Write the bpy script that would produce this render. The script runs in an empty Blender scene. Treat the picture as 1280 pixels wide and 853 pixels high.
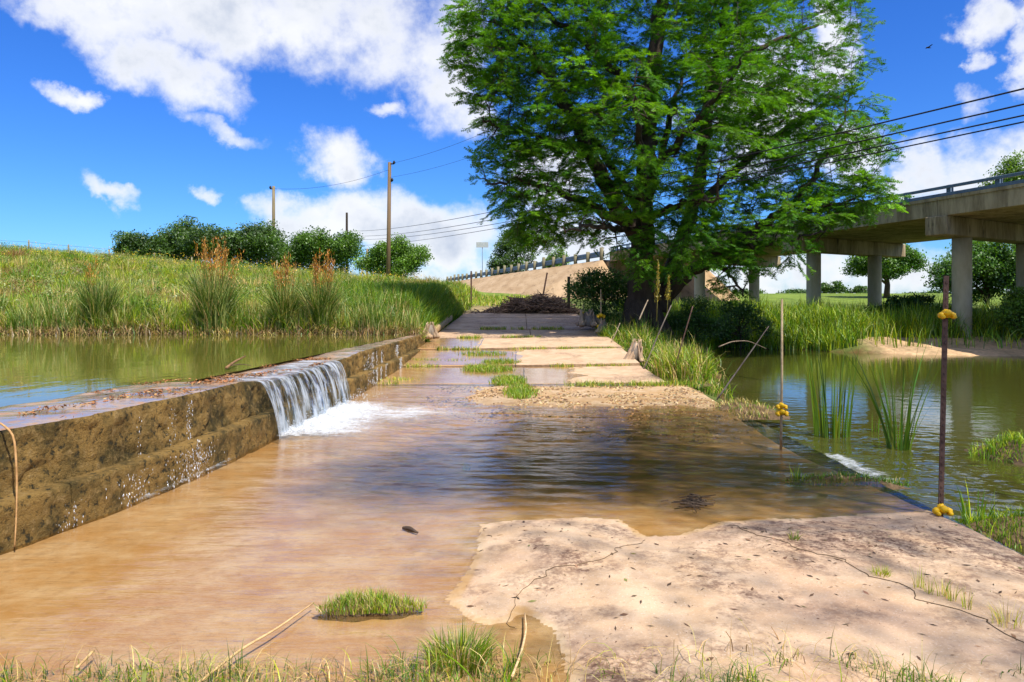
import bpy, math, random
import numpy as np
from mathutils import Vector
R = math.radians
rng = np.random.default_rng(11)
random.seed(11)
sc = bpy.context.scene
C = sc.collection

# ------------------------------------------------------------------ camera
CAM_H, F, VX, VY = 1.55, 900.0, 652.0, 380.0      # eye height, focal length / vanishing point of the road (1280 px wide photograph)
cam_d = bpy.data.cameras.new('camera')
cam = bpy.data.objects.new('camera', cam_d); C.objects.link(cam)
cam.location = (0, 0, CAM_H); cam.rotation_euler = (R(90), 0, 0)
cam_d.sensor_width = 36; cam_d.lens = 36 * F / 1280
cam_d.shift_x = (640 - VX) / 1280; cam_d.shift_y = (VY - 426.5) / 1280
cam_d.clip_start = 0.05; cam_d.clip_end = 8000
sc.camera = cam
def P(px, py, Y):                                  # a point of the place, Y metres away
    return np.array([(px - VX) * Y / F, Y, CAM_H - (py - VY) * Y / F])
def GP(px, py, z=0.0):                             # a point on the level z
    Y = (CAM_H - z) * F / (py - VY)
    return np.array([(px - VX) * Y / F, Y, z])

# ------------------------------------------------------------------ light
SUN_EL, SUN_AZ = 58.0, 142.0                       # azimuth clockwise from the view direction (+Y)
sdir = Vector((math.sin(R(SUN_AZ)) * math.cos(R(SUN_EL)), math.cos(R(SUN_AZ)) * math.cos(R(SUN_EL)), math.sin(R(SUN_EL))))
sl = bpy.data.lights.new('sun', 'SUN'); sl.energy = 4.6; sl.angle = R(0.55); sl.color = (1.0, 0.94, 0.84)
so = bpy.data.objects.new('sun', sl); C.objects.link(so)
so.rotation_euler = sdir.to_track_quat('Z', 'Y').to_euler(); so.location = (0, 0, 60)
sc.view_settings.view_transform = 'Standard'; sc.view_settings.look = 'None'
sc.view_settings.exposure = 0.5; sc.view_settings.gamma = 1.0
sc.render.engine = 'CYCLES'
cy = sc.cycles
cy.use_denoising = True
cy.max_bounces = 8; cy.diffuse_bounces = 3; cy.glossy_bounces = 4; cy.transmission_bounces = 6; cy.transparent_max_bounces = 24
cy.caustics_reflective = False; cy.caustics_refractive = False; cy.sample_clamp_indirect = 6.0

class NT:
    """short hand for a node tree"""
    def __init__(s, nt): s.nt = nt; s.n = nt.nodes; s.l = nt.links
    def add(s, typ, ins=None, **props):
        nd = s.n.new(typ)
        for k, v in props.items(): setattr(nd, k, v)
        for k, v in (ins or {}).items():
            sk = nd.inputs[k]
            if isinstance(v, bpy.types.NodeSocket): s.l.new(v, sk)
            else:
                if isinstance(v, (tuple, list)) and len(v) == 3 and sk.type == 'RGBA': v = (*v, 1)
                sk.default_value = v
        return nd
    def m(s, op, a, b=0.0, c=None, clamp=False):
        nd = s.n.new('ShaderNodeMath'); nd.operation = op; nd.use_clamp = clamp
        for i, v in enumerate((a, b, c)):
            if v is None: continue
            if isinstance(v, bpy.types.NodeSocket): s.l.new(v, nd.inputs[i])
            else: nd.inputs[i].default_value = v
        return nd.outputs[0]
    def mix(s, f, a, b, blend='MIX'):
        nd = s.n.new('ShaderNodeMix'); nd.data_type = 'RGBA'; nd.blend_type = blend
        for k, v in ((0, f), (6, a), (7, b)):
            if isinstance(v, bpy.types.NodeSocket): s.l.new(v, nd.inputs[k])
            else: nd.inputs[k].default_value = (*v, 1) if isinstance(v, (tuple, list)) and len(v) == 3 else v
        return nd.outputs[2]
    def ramp(s, f, lo, hi):
        nd = s.n.new('ShaderNodeMapRange'); nd.interpolation_type = 'SMOOTHSTEP'
        s.l.new(f, nd.inputs[0]); nd.inputs[1].default_value = lo; nd.inputs[2].default_value = hi
        return nd.outputs[0]
    def noise(s, vec, scale, detail=4, rough=0.55, typ=None):
        nd = s.n.new('ShaderNodeTexNoise')
        if vec is not None: s.l.new(vec, nd.inputs['Vector'])
        nd.inputs['Scale'].default_value = scale; nd.inputs['Detail'].default_value = detail; nd.inputs['Roughness'].default_value = rough
        return nd.outputs[0]
    def scale(s, vec, xyz):
        nd = s.n.new('ShaderNodeVectorMath'); nd.operation = 'MULTIPLY'
        s.l.new(vec, nd.inputs[0]); nd.inputs[1].default_value = xyz
        return nd.outputs[0]

w = bpy.data.worlds.new('World'); sc.world = w; w.use_nodes = True
T = NT(w.node_tree); T.n.clear()
sky = T.add('ShaderNodeTexSky', sky_type='NISHITA', sun_disc=False, sun_elevation=R(SUN_EL), sun_rotation=R(SUN_AZ), air_density=1.0, dust_density=0.6, ozone_density=2.0)
hs = T.add('ShaderNodeHueSaturation', {'Hue': 0.508, 'Saturation': 1.28, 'Value': 1.19, 'Color': sky.outputs[0]})
skyc = T.mix(1.0, hs.outputs[0], (0.036, 0.068, 0.113), 'MULTIPLY')   # strength about 0.1, with the photograph's deep blue
tc = T.add('ShaderNodeTexCoord').outputs['Generated']
sp = T.add('ShaderNodeSeparateXYZ', {0: tc})
dx, dy, dz = sp.outputs
wn = T.add('ShaderNodeTexNoise', {'Vector': tc, 'Scale': 11.0, 'Detail': 8, 'Roughness': 0.62}).outputs[1]
ws = T.add('ShaderNodeSeparateColor', {0: wn})
az = T.m('ADD', T.m('ARCTAN2', dx, dy), T.m('MULTIPLY', T.m('SUBTRACT', ws.outputs[0], 0.5), 0.13))
el = T.m('ADD', T.m('ARCSINE', dz), T.m('MULTIPLY', T.m('SUBTRACT', ws.outputs[1], 0.5), 0.085))
n_big = T.noise(tc, 7.0, 9, 0.58)
n_fine = T.noise(tc, 26.0, 6, 0.6)
nz = T.m('ADD', T.m('MULTIPLY', T.m('SUBTRACT', n_big, 0.5), 2.8), T.m('MULTIPLY', T.m('SUBTRACT', n_fine, 0.5), 1.5))
# cumulus in front of the viewer: centre, half width, half height (pixels of the photograph), tilt, density
CL = [(230, 5, 250, 62, 0, 1), (420, 15, 190, 84, 8, 1), (555, 80, 62, 84, 0, 1), (215, 88, 100, 44, 10, 1), (590, 150, 40, 26, 0, .7), (60, 0, 50, 40, 0, .8),
      (76, 121, 38, 15, 6, .7), (282, 163, 58, 13, 17, .55), (130, 233, 44, 17, 34, .75), (262, 243, 27, 10, 0, .6), (482, 140, 30, 10, 3, .6),
      (424, 196, 60, 36, 8, 1), (345, 256, 40, 22, 0, .8), (420, 285, 120, 42, -4, 1), (540, 290, 130, 46, 0, 1), (700, 310, 150, 50, 0, .9), (690, 225, 60, 60, 0, .9),
      (1040, 50, 34, 90, 0, 1), (960, 120, 90, 110, 0, .8), (1155, 225, 62, 44, -10, 1), (1240, 222, 110, 58, -8, 1), (1060, 190, 50, 40, 0, .8), (1230, 18, 36, 26, 10, .8), (1282, 60, 34, 80, 0, .9), (1222, 66, 16, 12, 0, .5),
      (1215, 130, 20, 22, 0, .45), (1000, 345, 420, 34, 0, .7), (300, 350, 400, 26, 0, .6)]
M = None
for px, py, rx, ry, tilt, dn in CL:
    a0 = math.atan((px - VX) / F); e0 = math.atan((VY - py) / F * math.cos(a0))
    k = math.cos(a0)
    ca, sa = math.cos(R(-tilt)), math.sin(R(-tilt))
    da = T.m('SUBTRACT', az, a0); de = T.m('SUBTRACT', el, e0)
    ia, ie = F / rx / k / k, F / ry / k
    u = T.m('ADD', T.m('MULTIPLY', da, ca * ia), T.m('MULTIPLY', de, sa * ia))
    v = T.m('SUBTRACT', T.m('MULTIPLY', de, ca * ie), T.m('MULTIPLY', da, sa * ie))
    d2 = T.m('ADD', T.m('MULTIPLY', u, u), T.m('MULTIPLY', v, v))
    g = T.m('MULTIPLY', T.m('SUBTRACT', 1.0, d2), dn)
    M = g if M is None else T.m('SMOOTH_MAX', M, g, 0.25)
M = T.m('MAXIMUM', M, -2.0)
# the same kind of broken cumulus over the rest of the sky
dome = T.add('ShaderNodeCombineXYZ', {0: T.m('DIVIDE', dx, T.m('ADD', T.m('ABSOLUTE', dz), 0.3)), 1: T.m('DIVIDE', dy, T.m('ADD', T.m('ABSOLUTE', dz), 0.3)), 2: 3.7}).outputs[0]
rest = T.m('MULTIPLY', T.m('SUBTRACT', T.noise(dome, 1.5, 3, 0.5), 0.50), 7.0)
front = T.m('MULTIPLY', T.ramp(dy, 0.55, 0.75), T.m('SUBTRACT', 1.0, T.ramp(dz, 0.40, 0.52)))
M = T.m('MAXIMUM', M, T.m('SUBTRACT', rest, T.m('MULTIPLY', front, 9.0)))
dens = T.m('ADD', M, nz)
alpha = T.m('MULTIPLY', T.ramp(dens, -0.25, 1.0), 0.96)
n_sh = T.noise(T.scale(tc, (1, 1, 1.6)), 9.0, 5, 0.5)
shade = T.m('MULTIPLY', T.ramp(dens, 0.45, 1.7), T.ramp(n_sh, 0.30, 0.60))
ccol = T.mix(shade, (0.72, 0.73, 0.75), (0.40, 0.45, 0.55))
fin = T.mix(alpha, skyc, ccol)
bg = T.add('ShaderNodeBackground', {'Color': fin, 'Strength': 1.0})
T.l.new(bg.outputs[0], T.add('ShaderNodeOutputWorld').inputs[0])

# ------------------------------------------------------------------ numeric helpers
def ss(a, b, x):
    t = np.clip((np.asarray(x, float) - a) / (b - a), 0, 1); return t * t * (3 - 2 * t)
_perm = np.random.default_rng(5).permutation(512)
_perm = np.concatenate([_perm, _perm, _perm])
_ang = np.random.default_rng(6).uniform(0, 2 * math.pi, 2048)
def perlin(x, y):
    x = np.asarray(x, float); y = np.asarray(y, float)
    xi = np.floor(x).astype(int); yi = np.floor(y).astype(int)
    xf = x - xi; yf = y - yi
    u = xf ** 3 * (xf * (xf * 6 - 15) + 10); v = yf ** 3 * (yf * (yf * 6 - 15) + 10)
    def g(i, j, a, b):
        h = _ang[_perm[(i & 511)] + (_perm[(j & 511) + 37])]
        return np.cos(h) * a + np.sin(h) * b
    n00 = g(xi, yi, xf, yf); n10 = g(xi + 1, yi, xf - 1, yf); n01 = g(xi, yi + 1, xf, yf - 1); n11 = g(xi + 1, yi + 1, xf - 1, yf - 1)
    return (n00 * (1 - u) + n10 * u) * (1 - v) + (n01 * (1 - u) + n11 * u) * v
def fbm(x, y, octv=4, g=0.5):
    s, a, f = 0, 1, 1
    for o in range(octv): s = s + a * perlin(np.asarray(x) * f + 17.3 * o, np.asarray(y) * f + 9.1 * o); a *= g; f *= 2.03
    return s

class MB:
    """collects vertices, triangles / quads and vertex colours; build() links them as ONE mesh object"""
    def __init__(s): s.v = []; s.t = []; s.q = []; s.c = []; s.n = 0
    def put(s, v, tris=None, quads=None, col=None):
        v = np.asarray(v, float).reshape(-1, 3)
        s.v.append(v)
        if tris is not None and len(tris): s.t.append(np.asarray(tris, int).reshape(-1, 3) + s.n)
        if quads is not None and len(quads): s.q.append(np.asarray(quads, int).reshape(-1, 4) + s.n)
        if col is None: col = (1, 1, 1)
        col = np.asarray(col, float)
        s.c.append(np.broadcast_to(col, (len(v), 3)) if col.ndim == 1 else col)
        s.n += len(v); return s
    def tube(s, pts, rad, sides=6, col=None, cap=True):
        pts = np.asarray(pts, float); n = len(pts); rad = np.broadcast_to(np.asarray(rad, float), (n,))
        tg = np.gradient(pts, axis=0); tg /= np.linalg.norm(tg, axis=1)[:, None] + 1e-9
        ref = np.array([0, 0, 1.0]) if abs(tg[0][2]) < 0.8 else np.array([1.0, 0, 0])
        a = np.cross(tg, ref); a /= np.linalg.norm(a, axis=1)[:, None] + 1e-9
        b = np.cross(tg, a)
        th = np.arange(sides) * 2 * math.pi / sides
        ring = pts[:, None] + rad[:, None, None] * (np.cos(th)[None, :, None] * a[:, None] + np.sin(th)[None, :, None] * b[:, None])
        i = np.arange(n - 1)[:, None] * sides; j = np.arange(sides)[None]; k = (j + 1) % sides
        q = np.stack([i + j, i + k, i + sides + k, i + sides + j], -1).reshape(-1, 4)
        v = ring.reshape(-1, 3); tr = []
        if cap:
            v = np.vstack([v, pts[:1], pts[-1:]])
            for m in range(sides):
                tr.append((n * sides, (m + 1) % sides, m)); tr.append((n * sides + 1, (n - 1) * sides + m, (n - 1) * sides + (m + 1) % sides))
        return s.put(v, tr, q, col)
    def box(s, c, size, ax=(1, 0, 0), up=(0, 0, 1), col=None, bev=0.0):
        ax = np.array(ax, float); ax /= np.linalg.norm(ax); up = np.array(up, float); up /= np.linalg.norm(up)
        ay = np.cross(up, ax); hx, hy, hz = np.array(size) / 2; c = np.array(c, float)
        if bev <= 0:
            v = [c + ax * a * hx + ay * b * hy + up * d * hz for d in (-1, 1) for a, b in ((-1, -1), (1, -1), (1, 1), (-1, 1))]
            q = [(3, 2, 1, 0), (4, 5, 6, 7), (0, 1, 5, 4), (1, 2, 6, 5), (2, 3, 7, 6), (3, 0, 4, 7)]
            return s.put(v, None, q, col)
        lv = [(-hz, bev), (-hz + bev, 0), (hz - bev, 0), (hz, bev)]
        v = []
        for z, k in lv:
            x, y = hx - k, hy - k; e = bev
            for a, b in ((-x, -y + e), (-x + e, -y), (x - e, -y), (x, -y + e), (x, y - e), (x - e, y), (-x + e, y), (-x, y - e)):
                v.append(c + ax * a + ay * b + up * z)
        q = []; tr = []
        for l in range(3):
            for m in range(8): q.append((l * 8 + m, l * 8 + (m + 1) % 8, l * 8 + 8 + (m + 1) % 8, l * 8 + 8 + m))
        for m in range(1, 7): tr.append((0, m + 1, m)); tr.append((24, 24 + m, 25 + m))
        return s.put(v, tr, q, col)
    def grid(s, Pt, col=None):
        r, k = Pt.shape[:2]
        i = np.arange(r - 1)[:, None] * k; j = np.arange(k - 1)[None]
        q = np.stack([i + j, i + j + 1, i + k + j + 1, i + k + j], -1).reshape(-1, 4)
        return s.put(Pt.reshape(-1, 3), None, q, None if col is None else col.reshape(-1, 3))
    def build(s, name, mat, parent=None, smooth=True):
        me = bpy.data.meshes.new(name)
        v = np.concatenate(s.v); c = np.concatenate(s.c)
        t = np.concatenate(s.t) if s.t else np.zeros((0, 3), int); q = np.concatenate(s.q) if s.q else np.zeros((0, 4), int)
        me.vertices.add(len(v)); me.vertices.foreach_set('co', v.astype(np.float32).ravel())
        idx = np.concatenate([t.ravel(), q.ravel()]).astype(np.int32)
        tot = np.concatenate([np.full(len(t), 3), np.full(len(q), 4)]).astype(np.int32)
        st = np.concatenate([[0], np.cumsum(tot)[:-1]]).astype(np.int32)
        me.loops.add(len(idx)); me.loops.foreach_set('vertex_index', idx)
        me.polygons.add(len(tot)); me.polygons.foreach_set('loop_start', st)
        me.update(calc_edges=True)
        me.polygons.foreach_set('use_smooth', np.full(len(tot), smooth, dtype=bool))
        at = me.color_attributes.new('col', 'FLOAT_COLOR', 'POINT')
        at.data.foreach_set('color', np.hstack([c, np.ones((len(c), 1))]).astype(np.float32).ravel())
        me.materials.append(mat); me.update()
        o = bpy.data.objects.new(name, me); C.objects.link(o)
        if parent is not None: o.parent = parent
        return o
def tag(o, label=None, cat=None, group=None, kind=None):
    for k, v in (('label', label), ('category', cat), ('group', group), ('kind', kind)):
        if v: o[k] = v
    return o
def thing(name, label, cat, loc=(0, 0, 0), group=None):
    o = bpy.data.objects.new(name, None); C.objects.link(o); o.empty_display_size = 0.2
    o.location = tuple(float(a) for a in loc)
    return tag(o, label, cat, group)
def put_under(o, root):
    """parent a mesh built in world coordinates"""
    o.parent = root; o.location = tuple(-a for a in root.location)
    return o

# ------------------------------------------------------------------ materials
def new_mat(name):
    m = bpy.data.materials.new(name); m.use_nodes = True; t = NT(m.node_tree); t.n.clear()
    return m, t
def fin_mat(t, sh): t.l.new(sh, t.add('ShaderNodeOutputMaterial').inputs[0])
def vcol(t): return t.add('ShaderNodeAttribute', attribute_name='col').outputs[0]
def pos(t): return t.add('ShaderNodeNewGeometry').outputs['Position']
def foliage_mat(name, transl=0.4, gloss=0.06, rough=0.45, var=0.35):
    m, t = new_mat(name); c = vcol(t)
    n = t.noise(pos(t), 2.3, 3)
    c2 = t.mix(1.0, c, t.add('ShaderNodeCombineColor', {0: t.m('ADD', t.m('MULTIPLY', n, var * 2), 1 - var), 1: t.m('ADD', t.m('MULTIPLY', n, var * 1.6), 1 - var * .8), 2: t.m('ADD', t.m('MULTIPLY', n, var), 1 - var * .5)}).outputs[0], 'MULTIPLY')
    d = t.add('ShaderNodeBsdfDiffuse', {'Color': c2})
    tr = t.add('ShaderNodeBsdfTranslucent', {'Color': t.mix(1.0, c2, (1.25, 1.2, 0.5), 'MULTIPLY')})
    mx = t.add('ShaderNodeMixShader', {0: transl, 1: d.outputs[0], 2: tr.outputs[0]})
    gl = t.add('ShaderNodeBsdfGlossy', {'Color': (0.8, 0.85, 0.8), 'Roughness': rough})
    fin_mat(t, t.add('ShaderNodeMixShader', {0: gloss, 1: mx.outputs[0], 2: gl.outputs[0]}).outputs[0]); return m
def rough_mat(name, cols, scale=3.0, rough=0.85, bump=0.3, bscale=20.0, stretch=(1, 1, 1), use_vcol=False, detail=8, metal=0.0, dist=0.02):
    """two or three colours mottled by noise at two sizes, fine relief"""
    m, t = new_mat(name); p = t.scale(pos(t), stretch)
    n1 = t.noise(p, scale, detail, 0.62); n2 = t.noise(p, scale * 6.3, 5, 0.6)
    f = t.ramp(t.m('ADD', t.m('MULTIPLY', n1, 0.7), t.m('MULTIPLY', n2, 0.3)), 0.36, 0.64)
    c = t.mix(f, cols[0], cols[1])
    if len(cols) > 2: c = t.mix(t.ramp(t.noise(p, scale * 2.1, 6, 0.65), 0.55, 0.72), c, cols[2])
    if use_vcol: c = t.mix(1.0, c, vcol(t), 'MULTIPLY')
    bs = t.add('ShaderNodeBsdfPrincipled', {'Base Color': c, 'Roughness': rough, 'Metallic': metal, 'Specular IOR Level': 0.3})
    if bump > 0:
        b = t.add('ShaderNodeBump', {'Strength': bump, 'Distance': dist, 'Height': t.noise(p, bscale, 6, 0.65)})
        t.l.new(b.outputs[0], bs.inputs['Normal'])
    fin_mat(t, bs.outputs[0]); return m
def water_mat(name, body, clear, scale=(1, 1, 1), wave=9.0, strength=0.25, dist=0.02, fine=0.4, ior=1.333):
    """surface of water: mirror by Fresnel over a clear, tinted (clear) or murky (1-clear) body"""
    m, t = new_mat(name); p = t.scale(pos(t), scale)
    h = t.m('ADD', t.noise(p, wave, 3, 0.5), t.m('MULTIPLY', t.noise(p, wave * 3.7, 3, 0.55), fine))
    b = t.add('ShaderNodeBump', {'Strength': strength, 'Distance': dist, 'Height': h}).outputs[0]
    fr = t.add('ShaderNodeFresnel', {'IOR': ior, 'Normal': b}).outputs[0]
    tr = t.add('ShaderNodeBsdfTransparent', {'Color': body[0]})
    mk = t.add('ShaderNodeBsdfDiffuse', {'Color': body[1]})
    bd = t.add('ShaderNodeMixShader', {0: 1 - clear, 1: tr.outputs[0], 2: mk.outputs[0]})
    gl = t.add('ShaderNodeBsdfGlossy', {'Color': (1, 1, 1), 'Roughness': 0.03, 'Normal': b})
    fin_mat(t, t.add('ShaderNodeMixShader', {0: fr, 1: bd.outputs[0], 2: gl.outputs[0]}).outputs[0]); return m

M_GRASS = foliage_mat('grass_blades', 0.3, 0.04)
M_LEAF = foliage_mat('tree_leaves', 0.42, 0.05, 0.5, 0.5)
M_CYP = foliage_mat('cypress_needles', 0.5, 0.03, 0.5, 0.4)
M_BARK = rough_mat('bark', ((0.04, 0.028, 0.02), (0.085, 0.062, 0.045)), 4, 0.95, 0.9, 18, (1, 1, 0.18), dist=0.05)
M_DEAD = rough_mat('dead_wood', ((0.17, 0.13, 0.1), (0.34, 0.28, 0.22)), 6, 0.9, 0.6, 30, (1, 1, 0.3), use_vcol=True)
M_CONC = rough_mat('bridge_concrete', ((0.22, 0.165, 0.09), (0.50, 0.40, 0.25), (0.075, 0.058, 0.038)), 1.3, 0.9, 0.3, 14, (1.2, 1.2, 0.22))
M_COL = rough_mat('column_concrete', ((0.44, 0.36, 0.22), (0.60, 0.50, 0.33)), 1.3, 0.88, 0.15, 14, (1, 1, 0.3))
M_SLOPE = rough_mat('slope_concrete', ((0.37, 0.24, 0.12), (0.50, 0.35, 0.20), (0.23, 0.15, 0.08)), 0.7, 0.9, 0.4, 5, (1.6, 0.35, 0.5))
M_STEEL = rough_mat('galvanised_rail', ((0.10, 0.15, 0.22), (0.16, 0.22, 0.29)), 3, 0.55, 0.05, 10, metal=0.2)
M_WOODP = rough_mat('weathered_post', ((0.20, 0.175, 0.10), (0.30, 0.265, 0.165)), 5, 0.9, 0.4, 25, (1, 1, 0.2))
M_POLE = rough_mat('pole_wood', ((0.17, 0.12, 0.07), (0.27, 0.2, 0.13)), 2, 0.9, 0.4, 20, (1, 1, 0.1), use_vcol=True)
M_WIRE = rough_mat('black_cable', ((0.012, 0.012, 0.014), (0.02, 0.02, 0.022)), 3, 0.6, 0)
M_RUST = rough_mat('rusty_steel', ((0.075, 0.04, 0.03), (0.15, 0.085, 0.06), (0.04, 0.035, 0.04)), 14, 0.7, 0.5, 60, metal=0.25, dist=0.004)
M_YEL = rough_mat('yellow_plastic', ((0.72, 0.40, 0.004), (0.85, 0.52, 0.01)), 18, 0.4, 0.15, 60, dist=0.003)
M_STRAW = rough_mat('dry_stalk', ((0.38, 0.26, 0.13), (0.58, 0.43, 0.24)), 16, 0.8, 0.3, 60, use_vcol=True, dist=0.003)
M_SIGNB = rough_mat('sign_back', ((0.42, 0.44, 0.40), (0.52, 0.54, 0.50)), 4, 0.5, 0.05, 20, metal=0.3)
M_SOIL = rough_mat('dark_soil', ((0.07, 0.045, 0.022), (0.17, 0.11, 0.055)), 30, 0.95, 0.6, 80, dist=0.006)
M_LITTER = rough_mat('leaf_litter', ((0.75, 0.75, 0.75), (1, 1, 1)), 20, 0.9, 0.0, use_vcol=True)
M_PEB = rough_mat('pebbles', ((0.55, 0.55, 0.55), (1, 1, 1)), 20, 0.7, 0.1, 60, use_vcol=True, dist=0.004)

# terrain: colour from its own soil / turf zones
m, t = new_mat('terrain'); p = pos(t); c = vcol(t)
n1 = t.noise(p, 0.6, 8, 0.6); n2 = t.noise(p, 6, 6, 0.6)
c = t.mix(1.0, c, t.mix(t.ramp(n1, 0.35, 0.65), (0.72, 0.74, 0.7), (1.2, 1.15, 1.1)), 'MULTIPLY')
c = t.mix(1.0, c, t.mix(t.ramp(n2, 0.3, 0.7), (0.75, 0.75, 0.75), (1.2, 1.2, 1.2)), 'MULTIPLY')
bs = t.add('ShaderNodeBsdfPrincipled', {'Base Color': c, 'Roughness': 0.95, 'Specular IOR Level': 0.15})
t.l.new(t.add('ShaderNodeBump', {'Strength': 0.6, 'Distance': 0.05, 'Height': n2}).outputs[0], bs.inputs['Normal'])
fin_mat(t, bs.outputs[0]); M_GROUND = m

# ford / slab concrete: vertex colour red channel = wetness, green = silt mixed with painted tree shade, blue = stain
m, t = new_mat('ford_concrete'); p = pos(t)
sp = t.add('ShaderNodeSeparateColor', {0: vcol(t)}); wet, silt_shade, stain = sp.outputs
n0 = t.noise(p, 0.9, 5, 0.6); n1 = t.noise(p, 4.0, 8, 0.65); n2 = t.noise(p, 42.0, 6, 0.7); n3 = t.noise(t.scale(p, (1, 1, 1)), 14.0, 8, 0.7)
dry = t.mix(t.ramp(n1, 0.35, 0.65), (0.50, 0.335, 0.195), (0.60, 0.43, 0.275))
dry = t.mix(t.m('MULTIPLY', t.ramp(n0, 0.45, 0.7), 0.5), dry, (0.49, 0.29, 0.18))
dry = t.mix(t.m('MULTIPLY', t.ramp(n2, 0.56, 0.70), 0.6), dry, (0.26, 0.17, 0.11))
dry = t.mix(t.m('MULTIPLY', t.ramp(t.noise(p, 95.0, 3, 0.6), 0.58, 0.66), 0.4), dry, (0.72, 0.62, 0.5))
dry = t.mix(t.m('MULTIPLY', t.ramp(n3, 0.60, 0.72), 0.35), dry, (0.33, 0.2, 0.13))
dry = t.mix(t.m('MULTIPLY', stain, t.ramp(t.m('ADD', t.m('MULTIPLY', n3, 0.6), t.m('MULTIPLY', n2, 0.4)), 0.42, 0.58)), dry, (0.17, 0.095, 0.06))
wc = t.mix(t.ramp(n1, 0.35, 0.65), (0.50, 0.32, 0.15), (0.60, 0.45, 0.28))
wc = t.mix(t.m('MULTIPLY', t.ramp(n3, 0.5, 0.7), 0.4), wc, (0.23, 0.12, 0.045))
n4 = t.noise(t.scale(p, (1.6, 8.0, 1)), 2.2, 6, 0.65); n5 = t.noise(t.scale(p, (3.0, 16.0, 1)), 3.0, 5, 0.7)
wc = t.mix(t.m('MULTIPLY', t.ramp(t.m('ADD', t.m('MULTIPLY', n4, 0.15), t.m('MULTIPLY', t.noise(t.scale(p, (1, 1.3, 1)), 1.3, 8, 0.66), 0.85)), 0.44, 0.60), 0.6), wc, (0.42, 0.22, 0.055))
wc = t.mix(t.m('MULTIPLY', t.ramp(n5, 0.50, 0.72), 0.12), wc, (0.68, 0.52, 0.33))
wc = t.mix(silt_shade, wc, t.mix(t.ramp(n1, 0.4, 0.6), (0.075, 0.05, 0.014), (0.16, 0.095, 0.025)))
cc = t.mix(wet, dry, wc)
bs = t.add('ShaderNodeBsdfPrincipled', {'Base Color': cc, 'Roughness': t.m('SUBTRACT', 0.9, t.m('MULTIPLY', wet, 0.45)), 'Specular IOR Level': 0.3})
hh = t.m('ADD', t.m('MULTIPLY', n2, 0.5), n3)
t.l.new(t.add('ShaderNodeBump', {'Strength': 0.45, 'Distance': 0.012, 'Height': hh}).outputs[0], bs.inputs['Normal'])
fin_mat(t, bs.outputs[0]); M_FORD = m

# mossy dam face, wet dam crest
m, t = new_mat('mossy_stone'); p = pos(t)
n1 = t.noise(p, 2.2, 8, 0.65); n2 = t.noise(p, 17, 8, 0.7); n3 = t.noise(p, 60, 5, 0.7)
c = t.mix(t.ramp(n1, 0.36, 0.62), (0.075, 0.052, 0.009), (0.31, 0.185, 0.045))
c = t.mix(t.ramp(n2, 0.5, 0.68), c, (0.33, 0.215, 0.075))
c = t.mix(t.ramp(n2, 0.48, 0.36), c, (0.03, 0.025, 0.008))
bs = t.add('ShaderNodeBsdfPrincipled', {'Base Color': c, 'Roughness': 0.8, 'Specular IOR Level': 0.35})
t.l.new(t.add('ShaderNodeBump', {'Strength': 1.0, 'Distance': 0.05, 'Height': t.m('ADD', n2, t.m('MULTIPLY', n3, 0.5))}).outputs[0], bs.inputs['Normal'])
fin_mat(t, bs.outputs[0]); M_MOSS = m
m, t = new_mat('wet_crest'); p = pos(t)
n1 = t.noise(p, 1.7, 6, 0.6); n2 = t.noise(p, 9, 7, 0.65)
c = t.mix(t.ramp(n1, 0.4, 0.62), (0.24, 0.17, 0.12), (0.36, 0.24, 0.15))
c = t.mix(t.ramp(n2, 0.55, 0.7), c, (0.34, 0.15, 0.05))
wetn = t.ramp(t.m('ADD', t.m('MULTIPLY', n1, 0.5), t.m('MULTIPLY', n2, 0.5)), 0.62, 0.46)
bs = t.add('ShaderNodeBsdfPrincipled', {'Base Color': c, 'Roughness': 0.75, 'Coat Weight': wetn, 'Coat Roughness': 0.12, 'Coat IOR': 1.33})
b1 = t.add('ShaderNodeBump', {'Strength': 0.5, 'Distance': 0.02, 'Height': n2}).outputs[0]
t.l.new(b1, bs.inputs['Normal'])
t.l.new(t.add('ShaderNodeBump', {'Strength': 0.12, 'Distance': 0.01, 'Height': t.noise(t.scale(p, (1, 0.5, 1)), 22, 3)}).outputs[0], bs.inputs['Coat Normal'])
fin_mat(t, bs.outputs[0]); M_CREST = m

W_FORD = water_mat('ford_water', ((0.96, 0.90, 0.80), (0.25, 0.14, 0.05)), 0.97, (0.32, 1.35, 1), 9, 0.4, 0.02, 0.3, 1.55)
W_POND = water_mat('pond_water', ((0.35, 0.36, 0.18), (0.15, 0.14, 0.025)), 0.12, (0.6, 0.35, 1), 2.6, 0.10, 0.05, 0.3)
W_POOL = water_mat('pool_water', ((0.60, 0.62, 0.28), (0.10, 0.105, 0.02)), 0.42, (0.7, 0.75, 1), 5.0, 0.10, 0.03, 0.4, 1.45)
W_FILM = water_mat('slab_film', ((0.96, 0.91, 0.84), (0.3, 0.2, 0.1)), 0.97, (0.7, 1.3, 1), 9.0, 0.12, 0.02, 0.4)
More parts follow.
